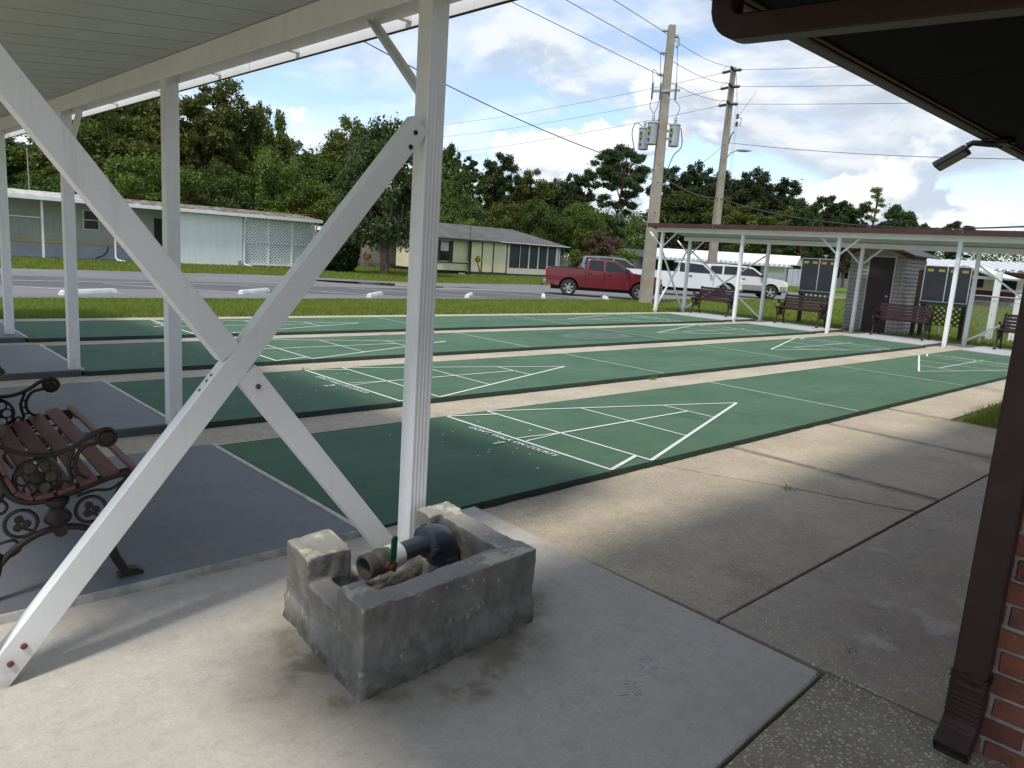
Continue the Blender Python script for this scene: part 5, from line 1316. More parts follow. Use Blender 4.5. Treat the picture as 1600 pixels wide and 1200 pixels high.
# ================================================================ HOUSES ACROSS THE ROAD
def lattice(parent, x0, x1, z0, z1, y, st, w, m, nm='slat', th=.012):
    """diagonal slats between x0..x1, z0..z1 in the plane y; each slat a part"""
    h = z1 - z0; L = x1 - x0; n = int((L + h) / st)
    for q in (0, 1):
        for i in range(1, n + 1):
            s = i * st; a = (max(0, s - h), min(h, s)); b = (min(L, s), max(0, s - L))
            if abs(a[0] - b[0]) < .04: continue
            p = [(x0 + u if q == 0 else x1 - u, y + q * th * 1.02, z0 + v) for u, v in (a, b)]
            MB().beam(p[0], p[1], w, th, (0, -1, 0)).build(nm, m, parent, smooth=0)

# ---- long pale mobile home at the left: carport, white shed, lattice bay
h1 = thing('mobile_home', 'long pale mobile home with leaf-strewn roof, carport and white lattice bay', 'house', (12, 40, -.36))
Y1 = 37.9; G = -.37; EZ = 2.36
obox('wall', M['panel_wall'], h1, -8, 12.55, 40.2, 44.2, .34, EZ + .15)
for i in range(68):
    x = -8 + i * .30
    if x < 12.5: obox('wall_rib', M['panel_wall'], h1, x, x + .022, 40.186, 40.199, .42, EZ)
obox('skirting', M['skirt_grey'], h1, -8, 12.55, 40.21, 40.3, G - .1, .335)
obox('stripe', M['stripe_yellow'], h1, -8, 12.5, 40.183, 40.199, .345, .41)
obox('stripe', M['stripe_yellow'], h1, -8, 12.5, 40.183, 40.199, .50, .53)
obox('carport_floor', M['walk_dark'], h1, -8, 12.6, 38.0, 40.2, G - .1, G + .035)
def window(parent, x0, x1, z0, z1, y, blind=None, frame='old_white', th=.04):
    f = MB()
    for a, b, c, d in ((x0, x1, z0, z0 + .05), (x0, x1, z1 - .05, z1), (x0, x0 + .05, z0 + .051, z1 - .051), (x1 - .05, x1, z0 + .051, z1 - .051), (x0 + .051, x1 - .051, (z0 + z1) / 2 - .02, (z0 + z1) / 2 + .02)): f.box(a, b, y - th, y - .001, c, d)
    fr = f.build('window', M[frame], parent, smooth=0)
    obox('pane', M['window_glass'], fr, x0 + .05, x1 - .05, y - th * .55, y - th * .5, z0 + .05, z1 - .05)
    if blind: obox('blind', M['blind'], fr, x0 + .05, x1 - .05, y - th * .80, y - th * .6, z0 + (z1 - z0) * blind, z1 - .05)
    return fr
window(h1, 8.62, 9.38, 1.12, 2.12, 40.2)
obox('door', M['window_glass'], h1, 12.05, 12.45, 40.16, 40.199, .1, 1.95)
MB().tube([(9.75, 40.15, .30), (9.72, 40.1, .1), (9.5, 40.05, -.15), (9.1, 40.0, -.3)], .03, 6).build('drain_hose', M['black_plastic'], h1)
# shed block
obox('wall', M['pale_wall'], h1, 12.62, 15.98, Y1, 44.0, G - .05, EZ - .02)
for i in range(8): obox('wall_seam', M['pale_wall'], h1, 12.9 + i * .42, 12.912 + i * .42, Y1 - .004, Y1 + .001, G, EZ - .1)
obox('hose_bib', M['galv'], h1, 15.72, 15.86, Y1 - .1, Y1 - .01, G + .1, G + .35)
# lattice bay with posts and mid rail
obox('wall', M['roof_dark'], h1, 16.0, 20.3, 39.5, 44.0, G - .05, EZ)
for x in (16.08, 17.5, 18.95, 20.32): obox('post', M['old_white'], h1, x - .05, x + .05, Y1 - .03, Y1 + .05, G - .1, EZ)
for z in (G + .12, .98): obox('rail', M['old_white'], h1, 16.1, 20.3, Y1 - .025, Y1 - .018 + .04, z, z + .07)
lattice(h1, 16.12, 20.28, G + .1, EZ - .02, Y1 + .03, .185, .072, M['old_white'])
# roof, eave gutter, posts and downspouts
mb = MB(); mb.prism([(Y1 - .34, EZ + .20), (40.6, EZ + .50), (44.7, EZ + .28), (44.7, EZ + .18), (40.6, EZ + .40), (Y1 - .34, EZ + .10)], -8.5, 20.62, lambda a, b, c: (c, a, b)); mb.build('roof', M['roof_litter'], h1, smooth=0)
obox('gutter', M['old_white'], h1, -8.5, 20.66, Y1 - .46, Y1 - .345, EZ - .0, EZ + .175, .01)
obox('soffit', M['old_white'], h1, -8.5, 20.5, Y1 - .34, 40.19, EZ + .055, EZ + .07)
for x in (1.2, 6.35): obox('post', M['old_white'], h1, x - .045, x + .045, Y1 - .12, Y1 - .03, G - .1, EZ + .05)
obox('rail', M['old_white'], h1, -3, 6.3, Y1 - .09, Y1 - .06, 1.55, 1.58)
def spout(x, par, y=None, k=.35):
    y = y or Y1 - .40
    MB().tube([(x, y, EZ + .0), (x, y + .10, EZ - .15), (x, y + .30, EZ - .30), (x, y + .30, G + .25), (x + .05, y + .22, G + .12), (x + k, y + .0, G + .05)], .045, 8).build('downspout', M['old_white'], par)
spout(9.45, h1); spout(16.02, h1)
MB().tube([(20.35, Y1 - .40, EZ), (20.35, Y1 - .30, EZ - .2), (20.42, Y1 - .1, EZ - .3), (20.42, Y1 - .1, G + .1)], .045, 8).build('downspout', M['old_white'], h1)
ant = thing('antenna_mast', 'thin bare mast rising behind the leaf-strewn roof at far left', 'antenna', (7.4, 45, 0)); MB().tube([(7.35, 45.1, -.3), (7.25, 45.1, 5.2)], .022, 6).build('mast', M['galv'], ant)

# ---- small white house behind the mossy oak
hw_ = thing('small_house', 'white house with rusty roof edge behind the mossy oak', 'house', (27, 46, -.4))
obox('wall', M['pale_wall'], hw_, 24.0, 31.5, 44.8, 49, -.5, 2.0)
obox('wall', M['cream_wall'], hw_, 27.6, 31.7, 44.2, 44.79, -.5, 2.0)
obox('foundation', M['block_base'], hw_, 27.4, 31.9, 44.0, 44.19, -.6, -.02)
mb = MB(); mb.prism([(43.6, 2.05), (46.9, 2.75), (49.6, 2.05), (49.6, 1.95), (43.6, 1.95)], 23.6, 32.2, lambda a, b, c: (c, a, b)); mb.build('roof', M['roof_white'], hw_, smooth=0)
obox('fascia', M['rust'], hw_, 23.6, 32.2, 43.55, 43.6, 1.88, 2.06)
window(hw_, 26.0, 26.8, .75, 1.7, 44.8)
obox('door', M['old_white'], hw_, 27.0, 27.5, 44.74, 44.79, -.3, 1.6)
ch = thing('garden_chair', 'white lawn chair on the grass left of the mossy oak trunk', 'chair', (25.7, 43.3, -.40))
MB().tube([(25.2, 43.1, -.42), (25.2, 43.1, .15), (25.2, 43.5, .15), (25.2, 43.6, -.42)], .03, 6).build('frame', M['stop_white'], ch)
MB().tube([(26.2, 43.1, -.42), (26.2, 43.1, .15), (26.2, 43.5, .15), (26.2, 43.6, -.42)], .03, 6).build('frame', M['stop_white'], ch)
MB().box(25.2, 26.2, 43.05, 43.55, -.02, .03).build('seat', M['stop_white'], ch); MB().beam((25.7, 43.55, .03), (25.7, 43.75, .5), 1.0, .03, (1, 0, 0) if False else (0, 1, 0)).build('backrest', M['stop_white'], ch)
fp = thing('flower_pot', 'terracotta hanging pot against the white wall right of the oak trunk', 'pot', (27.9, 43.9, .35))
MB().lathe([(.12, 0), (.22, .08), (.27, .3), (.29, .36), (.24, .36)], 14, (27.9, 43.9, .25)).build('pot', M['terracotta'], fp)

# ---- yellow house with brown trim and a screened porch
h2 = thing('yellow_house', 'pale yellow house with brown trim and dark screened porch under a grey hip roof', 'house', (34, 39, -.5))
Y2 = 37.0; B = -.62
obox('wall', M['yellow_wall'], h2, 29.05, 31.76, Y2 + .25, 42, -.06, 2.12)
obox('skirt_board', M['brown_trim'], h2, 29.05, 31.76, Y2 + .22, Y2 + .249, .42, .49)
obox('crawl_space', M['under'], h2, 29.1, 31.7, Y2 + .30, 41.9, B, -.061)
obox('corner_board', M['shutter_brown'], h2, 28.98, 29.05, Y2 + .22, Y2 + .28, B, 2.1)
window(h2, 29.28, 30.06, .56, 1.86, Y2 + .25, .48, 'shutter_brown')
for a, b in ((29.08, 29.26), (30.08, 30.40)): obox('shutter', M['shutter_brown'], h2, a, b, Y2 + .21, Y2 + .249, .52, 1.90)
edges = (31.80, 32.84, 33.90, 35.22)
for a, b in zip(edges, edges[1:]): obox('wall_panel', M['yellow_wall'], h2, a + .05, b - .05, Y2, Y2 + .1, -.06, 2.10)
for x in edges: obox('batten', M['shutter_brown'], h2, x - .048, x + .048, Y2 - .02, Y2 + .08, -.12, 2.10)
obox('sill_board', M['shutter_brown'], h2, 31.76, 35.26, Y2 - .018, Y2 + .06, -.20, -.121)
obox('wall_panel', M['cream_wall'], h2, 35.28, 40.66, Y2, Y2 + .1, -.12, .30)
obox('sill_board', M['shutter_brown'], h2, 35.28, 40.1, Y2 - .016, Y2 + .06, -.20, -.121)
obox('wall_panel', M['cream_wall'], h2, 35.28, 35.50, Y2, Y2 + .1, .31, 2.1); obox('wall_panel', M['cream_wall'], h2, 40.44, 40.66, Y2, Y2 + .1, .31, 2.1)
n_ = 5
for i in range(n_):
    a = 35.52 + i * (4.90 / n_); b = a + 4.90 / n_
    f = MB().box(a, a + .05, Y2 - .01, Y2 + .07, .31, 2.08); f.box(b - .05, b, Y2 - .01, Y2 + .07, .31, 2.08); fr = f.build('window', M['old_white'] if i else M['shutter_brown'], h2, smooth=0)
    obox('pane', M['screen_dark'], fr, a + .05, b - .05, Y2 + .03, Y2 + .04, .31, 2.08)
obox('porch_back', M['screen_dark'], h2, 35.5, 40.4, Y2 + 2.2, Y2 + 2.3, -.1, 2.1)
obox('post', M['old_white'], h2, 40.85, 40.95, Y2 + .1, Y2 + .2, B, 2.1)
bw = random.Random(2)
for r in range(4):
    x = 31.78 + (r % 2) * .2
    while x < 40.6:
        obox('block', M['block_base'], h2, x, min(x + .39, 40.66), Y2 + .0 + bw.uniform(0, .008), Y2 + .14, B - .1 + r * .125, B - .1 + r * .125 + .118); x += .40
mb = MB(); mb.add([(28.6, Y2 - .35, 2.10), (41.5, Y2 - .35, 2.10), (41.5, 43.5, 2.10), (28.6, 43.5, 2.10), (29.5, 39.9, 3.16), (38.3, 39.9, 3.16), (28.6, Y2 - .35, 2.02), (41.5, Y2 - .35, 2.02), (41.5, 43.5, 2.02), (28.6, 43.5, 2.02)],
                  [(0, 1, 5, 4), (1, 2, 5), (2, 3, 4, 5), (3, 0, 4), (6, 9, 8, 7), (0, 6, 7, 1), (1, 7, 8, 2), (2, 8, 9, 3), (3, 9, 6, 0)])
mb.build('roof', M['roof_grey'], h2, smooth=0)
obox('fascia', M['shutter_brown'], h2, 28.6, 41.52, Y2 - .38, Y2 - .352, 1.98, 2.09)
obox('drip_edge', M['roof_white'], h2, 34.2, 41.5, Y2 - .41, Y2 - .381, 2.075, 2.12)
obox('meter_box', M['skirt_grey'], h2, 30.9, 31.3, Y2 - .1, Y2 + .1, B, -.2)
an = thing('tv_antenna', 'tall thin aerial mast with a flat head beside the yellow house', 'antenna', (31.6, 36.9, -.5))
MB().tube([(31.55, 36.85, -.5), (31.55, 36.85, 4.35)], .028, 6).build('mast', M['insul_dark'], an)
for q in (-.25, 0, .25): MB().tube([(31.55 + q, 36.6, 4.35 + q * .05), (31.55 + q, 37.2, 4.35)], .018, 5).build('element', M['insul_dark'], an)
MB().tube([(31.05, 36.85, 4.36), (32.1, 36.85, 4.33)], .024, 5).build('boom', M['insul_dark'], an)
wf = thing('wooden_fence', 'dark grey board fence right of the yellow house', 'fence', (43.5, 38.5, -.5))
for i in range(22): obox('plank', M['wood_grey'], wf, 41.2 + i * .22, 41.2 + i * .22 + .208, 39.5 - i * .10, 39.53 - i * .10, -.7, 1.35 + .04 * ((i * 7) % 3))
for z in (-.1, .9): MB().beam((41.2, 39.56, z), (46.0, 37.36, z), .04, .09).build('rail', M['wood_grey'], wf)

# ---- far white-roofed home with an awning, its shed and block fence
h3 = thing('white_roof_home', 'far low home with bright white metal roof and scalloped awning', 'house', (80, 48, -.2))
def fac(t, y, z, d=0):
    """point on the far home's front: t metres from its right-hand end, d metres towards the road"""
    a = V((82.9, 39.6)); dr = V((77.2, 54.8)) - a; dr.normalize(); n = V((-dr.y, dr.x)); n = n if n.x < 0 else -n
    q = a + dr * t + n * d; return (q.x, q.y, z)
def fbox(nm, m, t0, t1, d0, d1, z0, z1, par=h3):
    vs = [fac(t, 0, z, d) for z in (z0, z1) for t, d in ((t0, d0), (t1, d0), (t1, d1), (t0, d1))]
    return MB().add(vs, [(3, 2, 1, 0), (4, 5, 6, 7), (0, 1, 5, 4), (1, 2, 6, 5), (2, 3, 7, 6), (3, 0, 4, 7)]).build(nm, M[m], par, smooth=0)
fbox('wall', 'old_white', 2.2, 17, -4, -.8, -.3, 2.0); fbox('wall', 'pale_wall', .2, 2.4, -3, .3, -.3, 2.05); fbox('wall', 'under', 3.0, 16.0, -.79, -.75, -.2, 1.75)
vs = [fac(t, 0, z, d) for t in (-1.2, 16.6) for d, z in ((1.0, 2.25), (-2.4, 3.25), (-6, 2.2), (-6, 2.1), (1.0, 2.12))]
MB().add(vs, [(4, 3, 2, 1, 0), (5, 6, 7, 8, 9)] + [(i, (i + 1) % 5, 5 + (i + 1) % 5, 5 + i) for i in range(5)]).build('roof', M['roof_white'], h3, smooth=0)
for i in range(60): fbox('awning_scallop', 'roof_white' if i % 2 else 'skirt_grey', -.6 + i * .28, -.6 + i * .28 + .275, 1.02, 1.5, 1.93 + .0 * i, 2.10)
fbox('awning', 'skirt_grey', -.9, 16.4, 1.5, 1.9, 1.80, 1.92)
for t in (5.2, 9.0, 12.8, 16.2): fbox('post', 'old_white', t, t + .12, 1.55, 1.67, -.3, 1.8)
h3b = thing('dark_roof_home', 'far home with a dark shingle roof left of the white-roofed home', 'house', (77, 60, -.2))
obox('wall', M['old_white'], h3b, 76.2, 82, 57.5, 64, -.4, 1.95)
MB().prism([(55.6, 2.0), (60, 2.95), (66.5, 2.0), (66.5, 1.9), (55.6, 1.9)], 75.4, 83, lambda a, b, c: (c, a, b)).build('roof', M['roof_dark'], h3b, smooth=0)
gf = thing('block_fence', 'grey panel fence right of the white suv', 'fence', (79, 36.5, -.2))
for i in range(6): MB().beam((79.5 + i * .1, 37.6 - i * .58, .72), (79.6 + i * .1, 37.05 - i * .58, .72), .08, 1.9).build('panel', M['skirt_grey'] if i < 4 else M['block_base'], gf, smooth=0)
h5 = thing('distant_home', 'white distant home with a blue awning seen left of the shed', 'house', (104, 43, -.2))
obox('wall', M['old_white'], h5, 103, 112, 36, 50, -.4, 3.0); MB().prism([(35.5, 3.0), (43, 4.1), (51, 3.0)], 102.5, 113, lambda a, b, c: (c, a, b)).build('roof', M['roof_white'], h5, smooth=0)
MB().prism([(102.2, 1.9), (103, 2.3), (103, 2.2), (102.2, 1.7)], 40.4, 43.4, lambda a, b, c: (a, c, b)).build('awning', M['blue_awning'], h5, smooth=0)
for y in (40.6, 41.8): obox('window', M['window_glass'], h5, 102.93, 102.999, y, y + .9, .9, 1.8)

# ---- cream and maroon home with corrugated roof at the right
h4 = thing('maroon_home', 'cream and maroon home with white corrugated roof behind the right scoreboard', 'house', (61, 13, -.2))
def f4(nm, m, t0, t1, d0, d1, z0, z1):
    a = V((60.7, 19.6)); dr = V((-2.2, -9.5)).normalized(); n = V((dr.y, -dr.x)); n = n if n.x < 0 else -n
    vs = []
    for z in (z0, z1):
        for t, d in ((t0, d0), (t1, d0), (t1, d1), (t0, d1)): q = a + dr * t + n * d; vs.append((q.x, q.y, z))
    return MB().add(vs, [(3, 2, 1, 0), (4, 5, 6, 7), (0, 1, 5, 4), (1, 2, 6, 5), (2, 3, 7, 6), (3, 0, 4, 7)]).build(nm, M[m], h4, smooth=0)
f4('wall', 'cream_wall', 0, 12, -4, 0, .98, 2.35); f4('wall', 'maroon', 0, 12, -4, .02, .25, .98); f4('wall', 'block_base', 0, 12, -4, -.02, -.3, .25)
f4('header', 'maroon', -.3, 12, -.0, .05, 1.95, 2.3)
for t in (3.0, 6.0, 8.2): f4('window', 'window_glass', t, t + 1.0, .0, .03, 1.15, 1.75)
for t in (1.4, 4.2): f4('corner_board', 'shutter_brown', t, t + .12, 0, .04, .98, 1.95)
for i in range(46):
    t = -.8 + i * .26; a = V((60.7, 19.6)); dr = V((-2.2, -9.5)).normalized(); n = V((dr.y, -dr.x)); n = n if n.x < 0 else -n
    p0 = a + dr * t + n * .7; p1_ = a + dr * t - n * 4
    MB().beam((p0.x, p0.y, 2.46), (p1_.x, p1_.y, 3.10), .20 if i % 2 else .26, .06 + .07 * (i % 2)).build('roof_rib', M['roof_white'] if i % 2 else M['galv'], h4, smooth=0)
f4('porch_beam', 'roof_white', 5.0, 9.5, 2.6, 2.8, 1.75, 1.95)
for q in (-1, 1):
    a = V((60.7, 19.6)); dr = V((-2.2, -9.5)).normalized(); n = V((dr.y, -dr.x)); n = n if n.x < 0 else -n
    for k in range(4):
        c0 = a + dr * 7.2 + n * (2.9 - k * .7); c1 = a + dr * (7.2 + q * 2.4) + n * (2.9 - k * .7)
        MB().beam((c0.x, c0.y, 2.55), (c1.x, c1.y, 1.85), .66, .10).build('porch_roof', M['roof_white'] if k else M['skirt_grey'], h4, smooth=0)
for t in (5.1, 9.3): f4('post', 'roof_white', t, t + .14, 2.6, 2.74, -.3, 1.8)

# ================================================================ TREES AND PLANTS
def quads(C, size, up_bias=.3, rng=RNG, aspect=.62, nrm=None):
    """leaf faces at the points C (N,3); returns (4N,3)"""
    n = len(C); d = rng.normal(size=(n, 3)); d /= np.linalg.norm(d, axis=1)[:, None]
    if nrm is not None: d = d + nrm * 1.0
    d[:, 2] = d[:, 2] + up_bias; d /= np.linalg.norm(d, axis=1)[:, None]
    r = rng.normal(size=(n, 3)); u = np.cross(d, r); u /= np.linalg.norm(u, axis=1)[:, None]; v = np.cross(d, u)
    s = (size * rng.uniform(.6, 1.35, n))[:, None]
    a = u * s; b = v * s * aspect
    return np.stack([C - a, C - b * .9 + a * .1, C + a, C + b * .9 + a * .1], 1).reshape(-1, 3)

def clump_points(c, r, n, rng, squash=.8):
    d = rng.normal(size=(n, 3)); d /= np.linalg.norm(d, axis=1)[:, None]
    k = rng.uniform(.10, 1, n) ** .5 * np.where(rng.uniform(size=n) < .16, rng.uniform(1, 1.45, n), 1.)
    p = d * k[:, None] * r; p[:, 2] *= squash
    lump = 1 + .25 * np.sin(d[:, 0] * 5 + c[0] * 3) * np.cos(d[:, 1] * 5 + c[1] * 3)
    return np.array(c) + p * lump[:, None], d

def make_tree(name, H, W, mat_leaf, bark, kind, seed, n_leaf=9000):
    """returns the root of one tree standing at the origin: trunk and crown as parts"""
    rng = np.random.default_rng(seed); rt = thing(name, None, 'tree')
    cl = []
    def shell(m, cx, cy, cz, rx, rz2, r0, r1, lo=-1.):
        for i in range(m):
            d = rng.normal(size=3); d /= np.linalg.norm(d)
            if d[2] < lo: d[2] = abs(d[2])
            k = rng.uniform(.30, 1) ** .55
            cl.append((np.array([cx + d[0] * rx * k, cy + d[1] * rx * k, cz + d[2] * rz2 * k]), rng.uniform(r0, r1) * W))
    if kind == 'oak':
        for i in range(5):                               # several merging billows
            a = i * 1.257 + rng.uniform(-.4, .4); q = W * rng.uniform(.30, .50)
            shell(18, q * math.cos(a), q * math.sin(a), H * rng.uniform(.48, .68), W * .50, H * .24, .10, .20)
        shell(26, 0, 0, H * .70, W * .55, H * .25, .10, .20); shell(16, 0, 0, H * .36, W * .75, H * .16, .12, .22)
    elif kind == 'low':
        for i in range(4):
            a = i * 1.57 + rng.uniform(-.4, .4); q = W * .42
            shell(14, q * math.cos(a), q * math.sin(a), H * rng.uniform(.40, .58), W * .50, H * .30, .12, .22)
        shell(18, 0, 0, H * .58, W * .55, H * .36, .12, .20)
    elif kind == 'spindly':
        for i in range(22):
            t = (i + rng.uniform(0, .8)) / 22; z = H * (.34 + .62 * t); rad = W * (.80 - .40 * abs(t - .5) - .35 * t * t) * rng.uniform(.15, 1.05); a = rng.uniform(0, 6.28)
            cl.append((np.array([rad * math.cos(a), rad * math.sin(a), z]), W * rng.uniform(.13, .22)))
        cl.append((np.array([0, 0, H * .955]), W * .22))
    elif kind == 'pine':
        for i in range(7):                               # loose billows of needles on long limbs
            t = (i + rng.uniform(0, .8)) / 7; a = i * 2.4 + rng.uniform(-.6, .6); q = W * (.60 - .25 * t) * rng.uniform(.5, 1.2)
            shell(13, q * math.cos(a), q * math.sin(a), H * (.36 + .50 * t), W * rng.uniform(.36, .56), H * rng.uniform(.09, .14), .07, .16)
        shell(16, 0, 0, H * .88, W * .48, H * .11, .08, .17); shell(46, 0, 0, H * .60, W * .62, H * .32, .08, .16)
    elif kind == 'dome':
        shell(70, 0, 0, H * .72, W * .86, H * .26, .10, .19, -.45); shell(26, 0, 0, H * .46, W * .62, H * .2, .10, .18)
    pts = []; nr = []; tot = sum(r * r for _, r in cl)
    for c, r in cl:
        p, d = clump_points(c, r, max(20, int(n_leaf * r * r / tot)), rng, .78 if kind in ('oak', 'low') else .60); pts.append(p); nr.append(d)
    pts = np.concatenate(pts); nr = np.concatenate(nr)
    top = H
    pts[:, 2] *= top / max(pts[:, 2].max(), 1e-3)
    sz = {'oak': .135, 'low': .125, 'pine': .15, 'spindly': .13, 'dome': .14}[kind] * (H / 11) ** .35
    crown = raw_mesh('crown', quads(pts, sz, .35, rng, .55 if kind in ('oak', 'low') else .34, nr * .5), 4, mat_leaf, None, rt)
    mb = MB(); tr = H * (.018 if kind in ('oak', 'low') else .013)
    fork = H * {'oak': .30, 'low': .15, 'pine': .92, 'spindly': .95, 'dome': .70}[kind]
    lean = rng.normal(size=2) * .02 * H
    tp = [(lean[0] * t ** 2, lean[1] * t ** 2, fork * t - .3 * (t == 0)) for t in np.linspace(0, 1, 7)]
    mb.tube(tp, [tr * (1.35 if i == 0 else 1.0 - .45 * i / 6) for i in range(7)], 8)
    for c, r in cl[::2]:
        t = rng.uniform(.55, 1) if kind in ('oak', 'low') else min(1, max(.4, (c[2] - r * .5) / fork))
        i = min(int(t * 6), 6); a = np.array(tp[i]); b = c; mid = (a + b) / 2 + np.array([0, 0, -.06 * H if kind == 'pine' else .04 * H])
        mb.tube([a, mid, b], [tr * .42, tr * .28, tr * .10], 5)
    mb.build('trunk', bark, rt, local=True, smooth=80)
    return rt

PROTO = {}
def proto(k):
    if k in PROTO: return PROTO[k]
    spec = {'oak': (11.5, 4.2, 'leaf_oak', 'bark', 'oak', 1, 30000), 'oak2': (11.5, 4.2, 'leaf_oak', 'bark', 'oak', 2, 30000), 'oak3': (11.5, 3.6, 'leaf_low', 'bark', 'oak', 3, 28000),
            'low': (6.5, 3.6, 'leaf_low', 'bark', 'low', 4, 17000), 'low2': (6.5, 3.6, 'leaf_oak', 'bark', 'low', 5, 17000), 'bright': (5.8, 2.7, 'leaf_bright', 'bark', 'low', 6, 14000),
            'pine': (12.8, 2.5, 'leaf_pine', 'bark_pine', 'pine', 7, 26000), 'pine2': (12.8, 2.5, 'leaf_pine', 'bark_pine', 'pine', 8, 26000), 'dome': (14, 3.7, 'leaf_pine', 'bark_pine', 'dome', 9, 28000),
            'grove': (12.5, 3.5, 'leaf_pine', 'bark_pine', 'oak', 14, 26000), 'grove2': (12.5, 3.3, 'leaf_pine', 'bark_pine', 'oak', 15, 26000),
            'spindly': (14.2, 3.2, 'leaf_bright', 'bark_pine', 'spindly', 10, 5000), 'crape': (4.3, 2.2, 'leaf_crape', 'bark', 'low', 11, 9000), 'bush': (2.7, 1.4, 'leaf_bright', 'bark', 'low', 12, 4500)}[k]
    H, W, ml, bk, kd, sd_, n_ = spec
    PROTO[k] = (make_tree({'pine': 'pine_tree', 'pine2': 'pine_tree', 'grove': 'pine_tree', 'grove2': 'pine_tree', 'dome': 'pine_tree', 'spindly': 'cypress_tree', 'crape': 'crape_myrtle', 'bush': 'shrub'}.get(k, 'oak_tree' if k.startswith('oak') else 'broadleaf_tree'), H, W, M[ml], M[bk], kd, sd_, n_), H, W, [0])
    return PROTO[k]
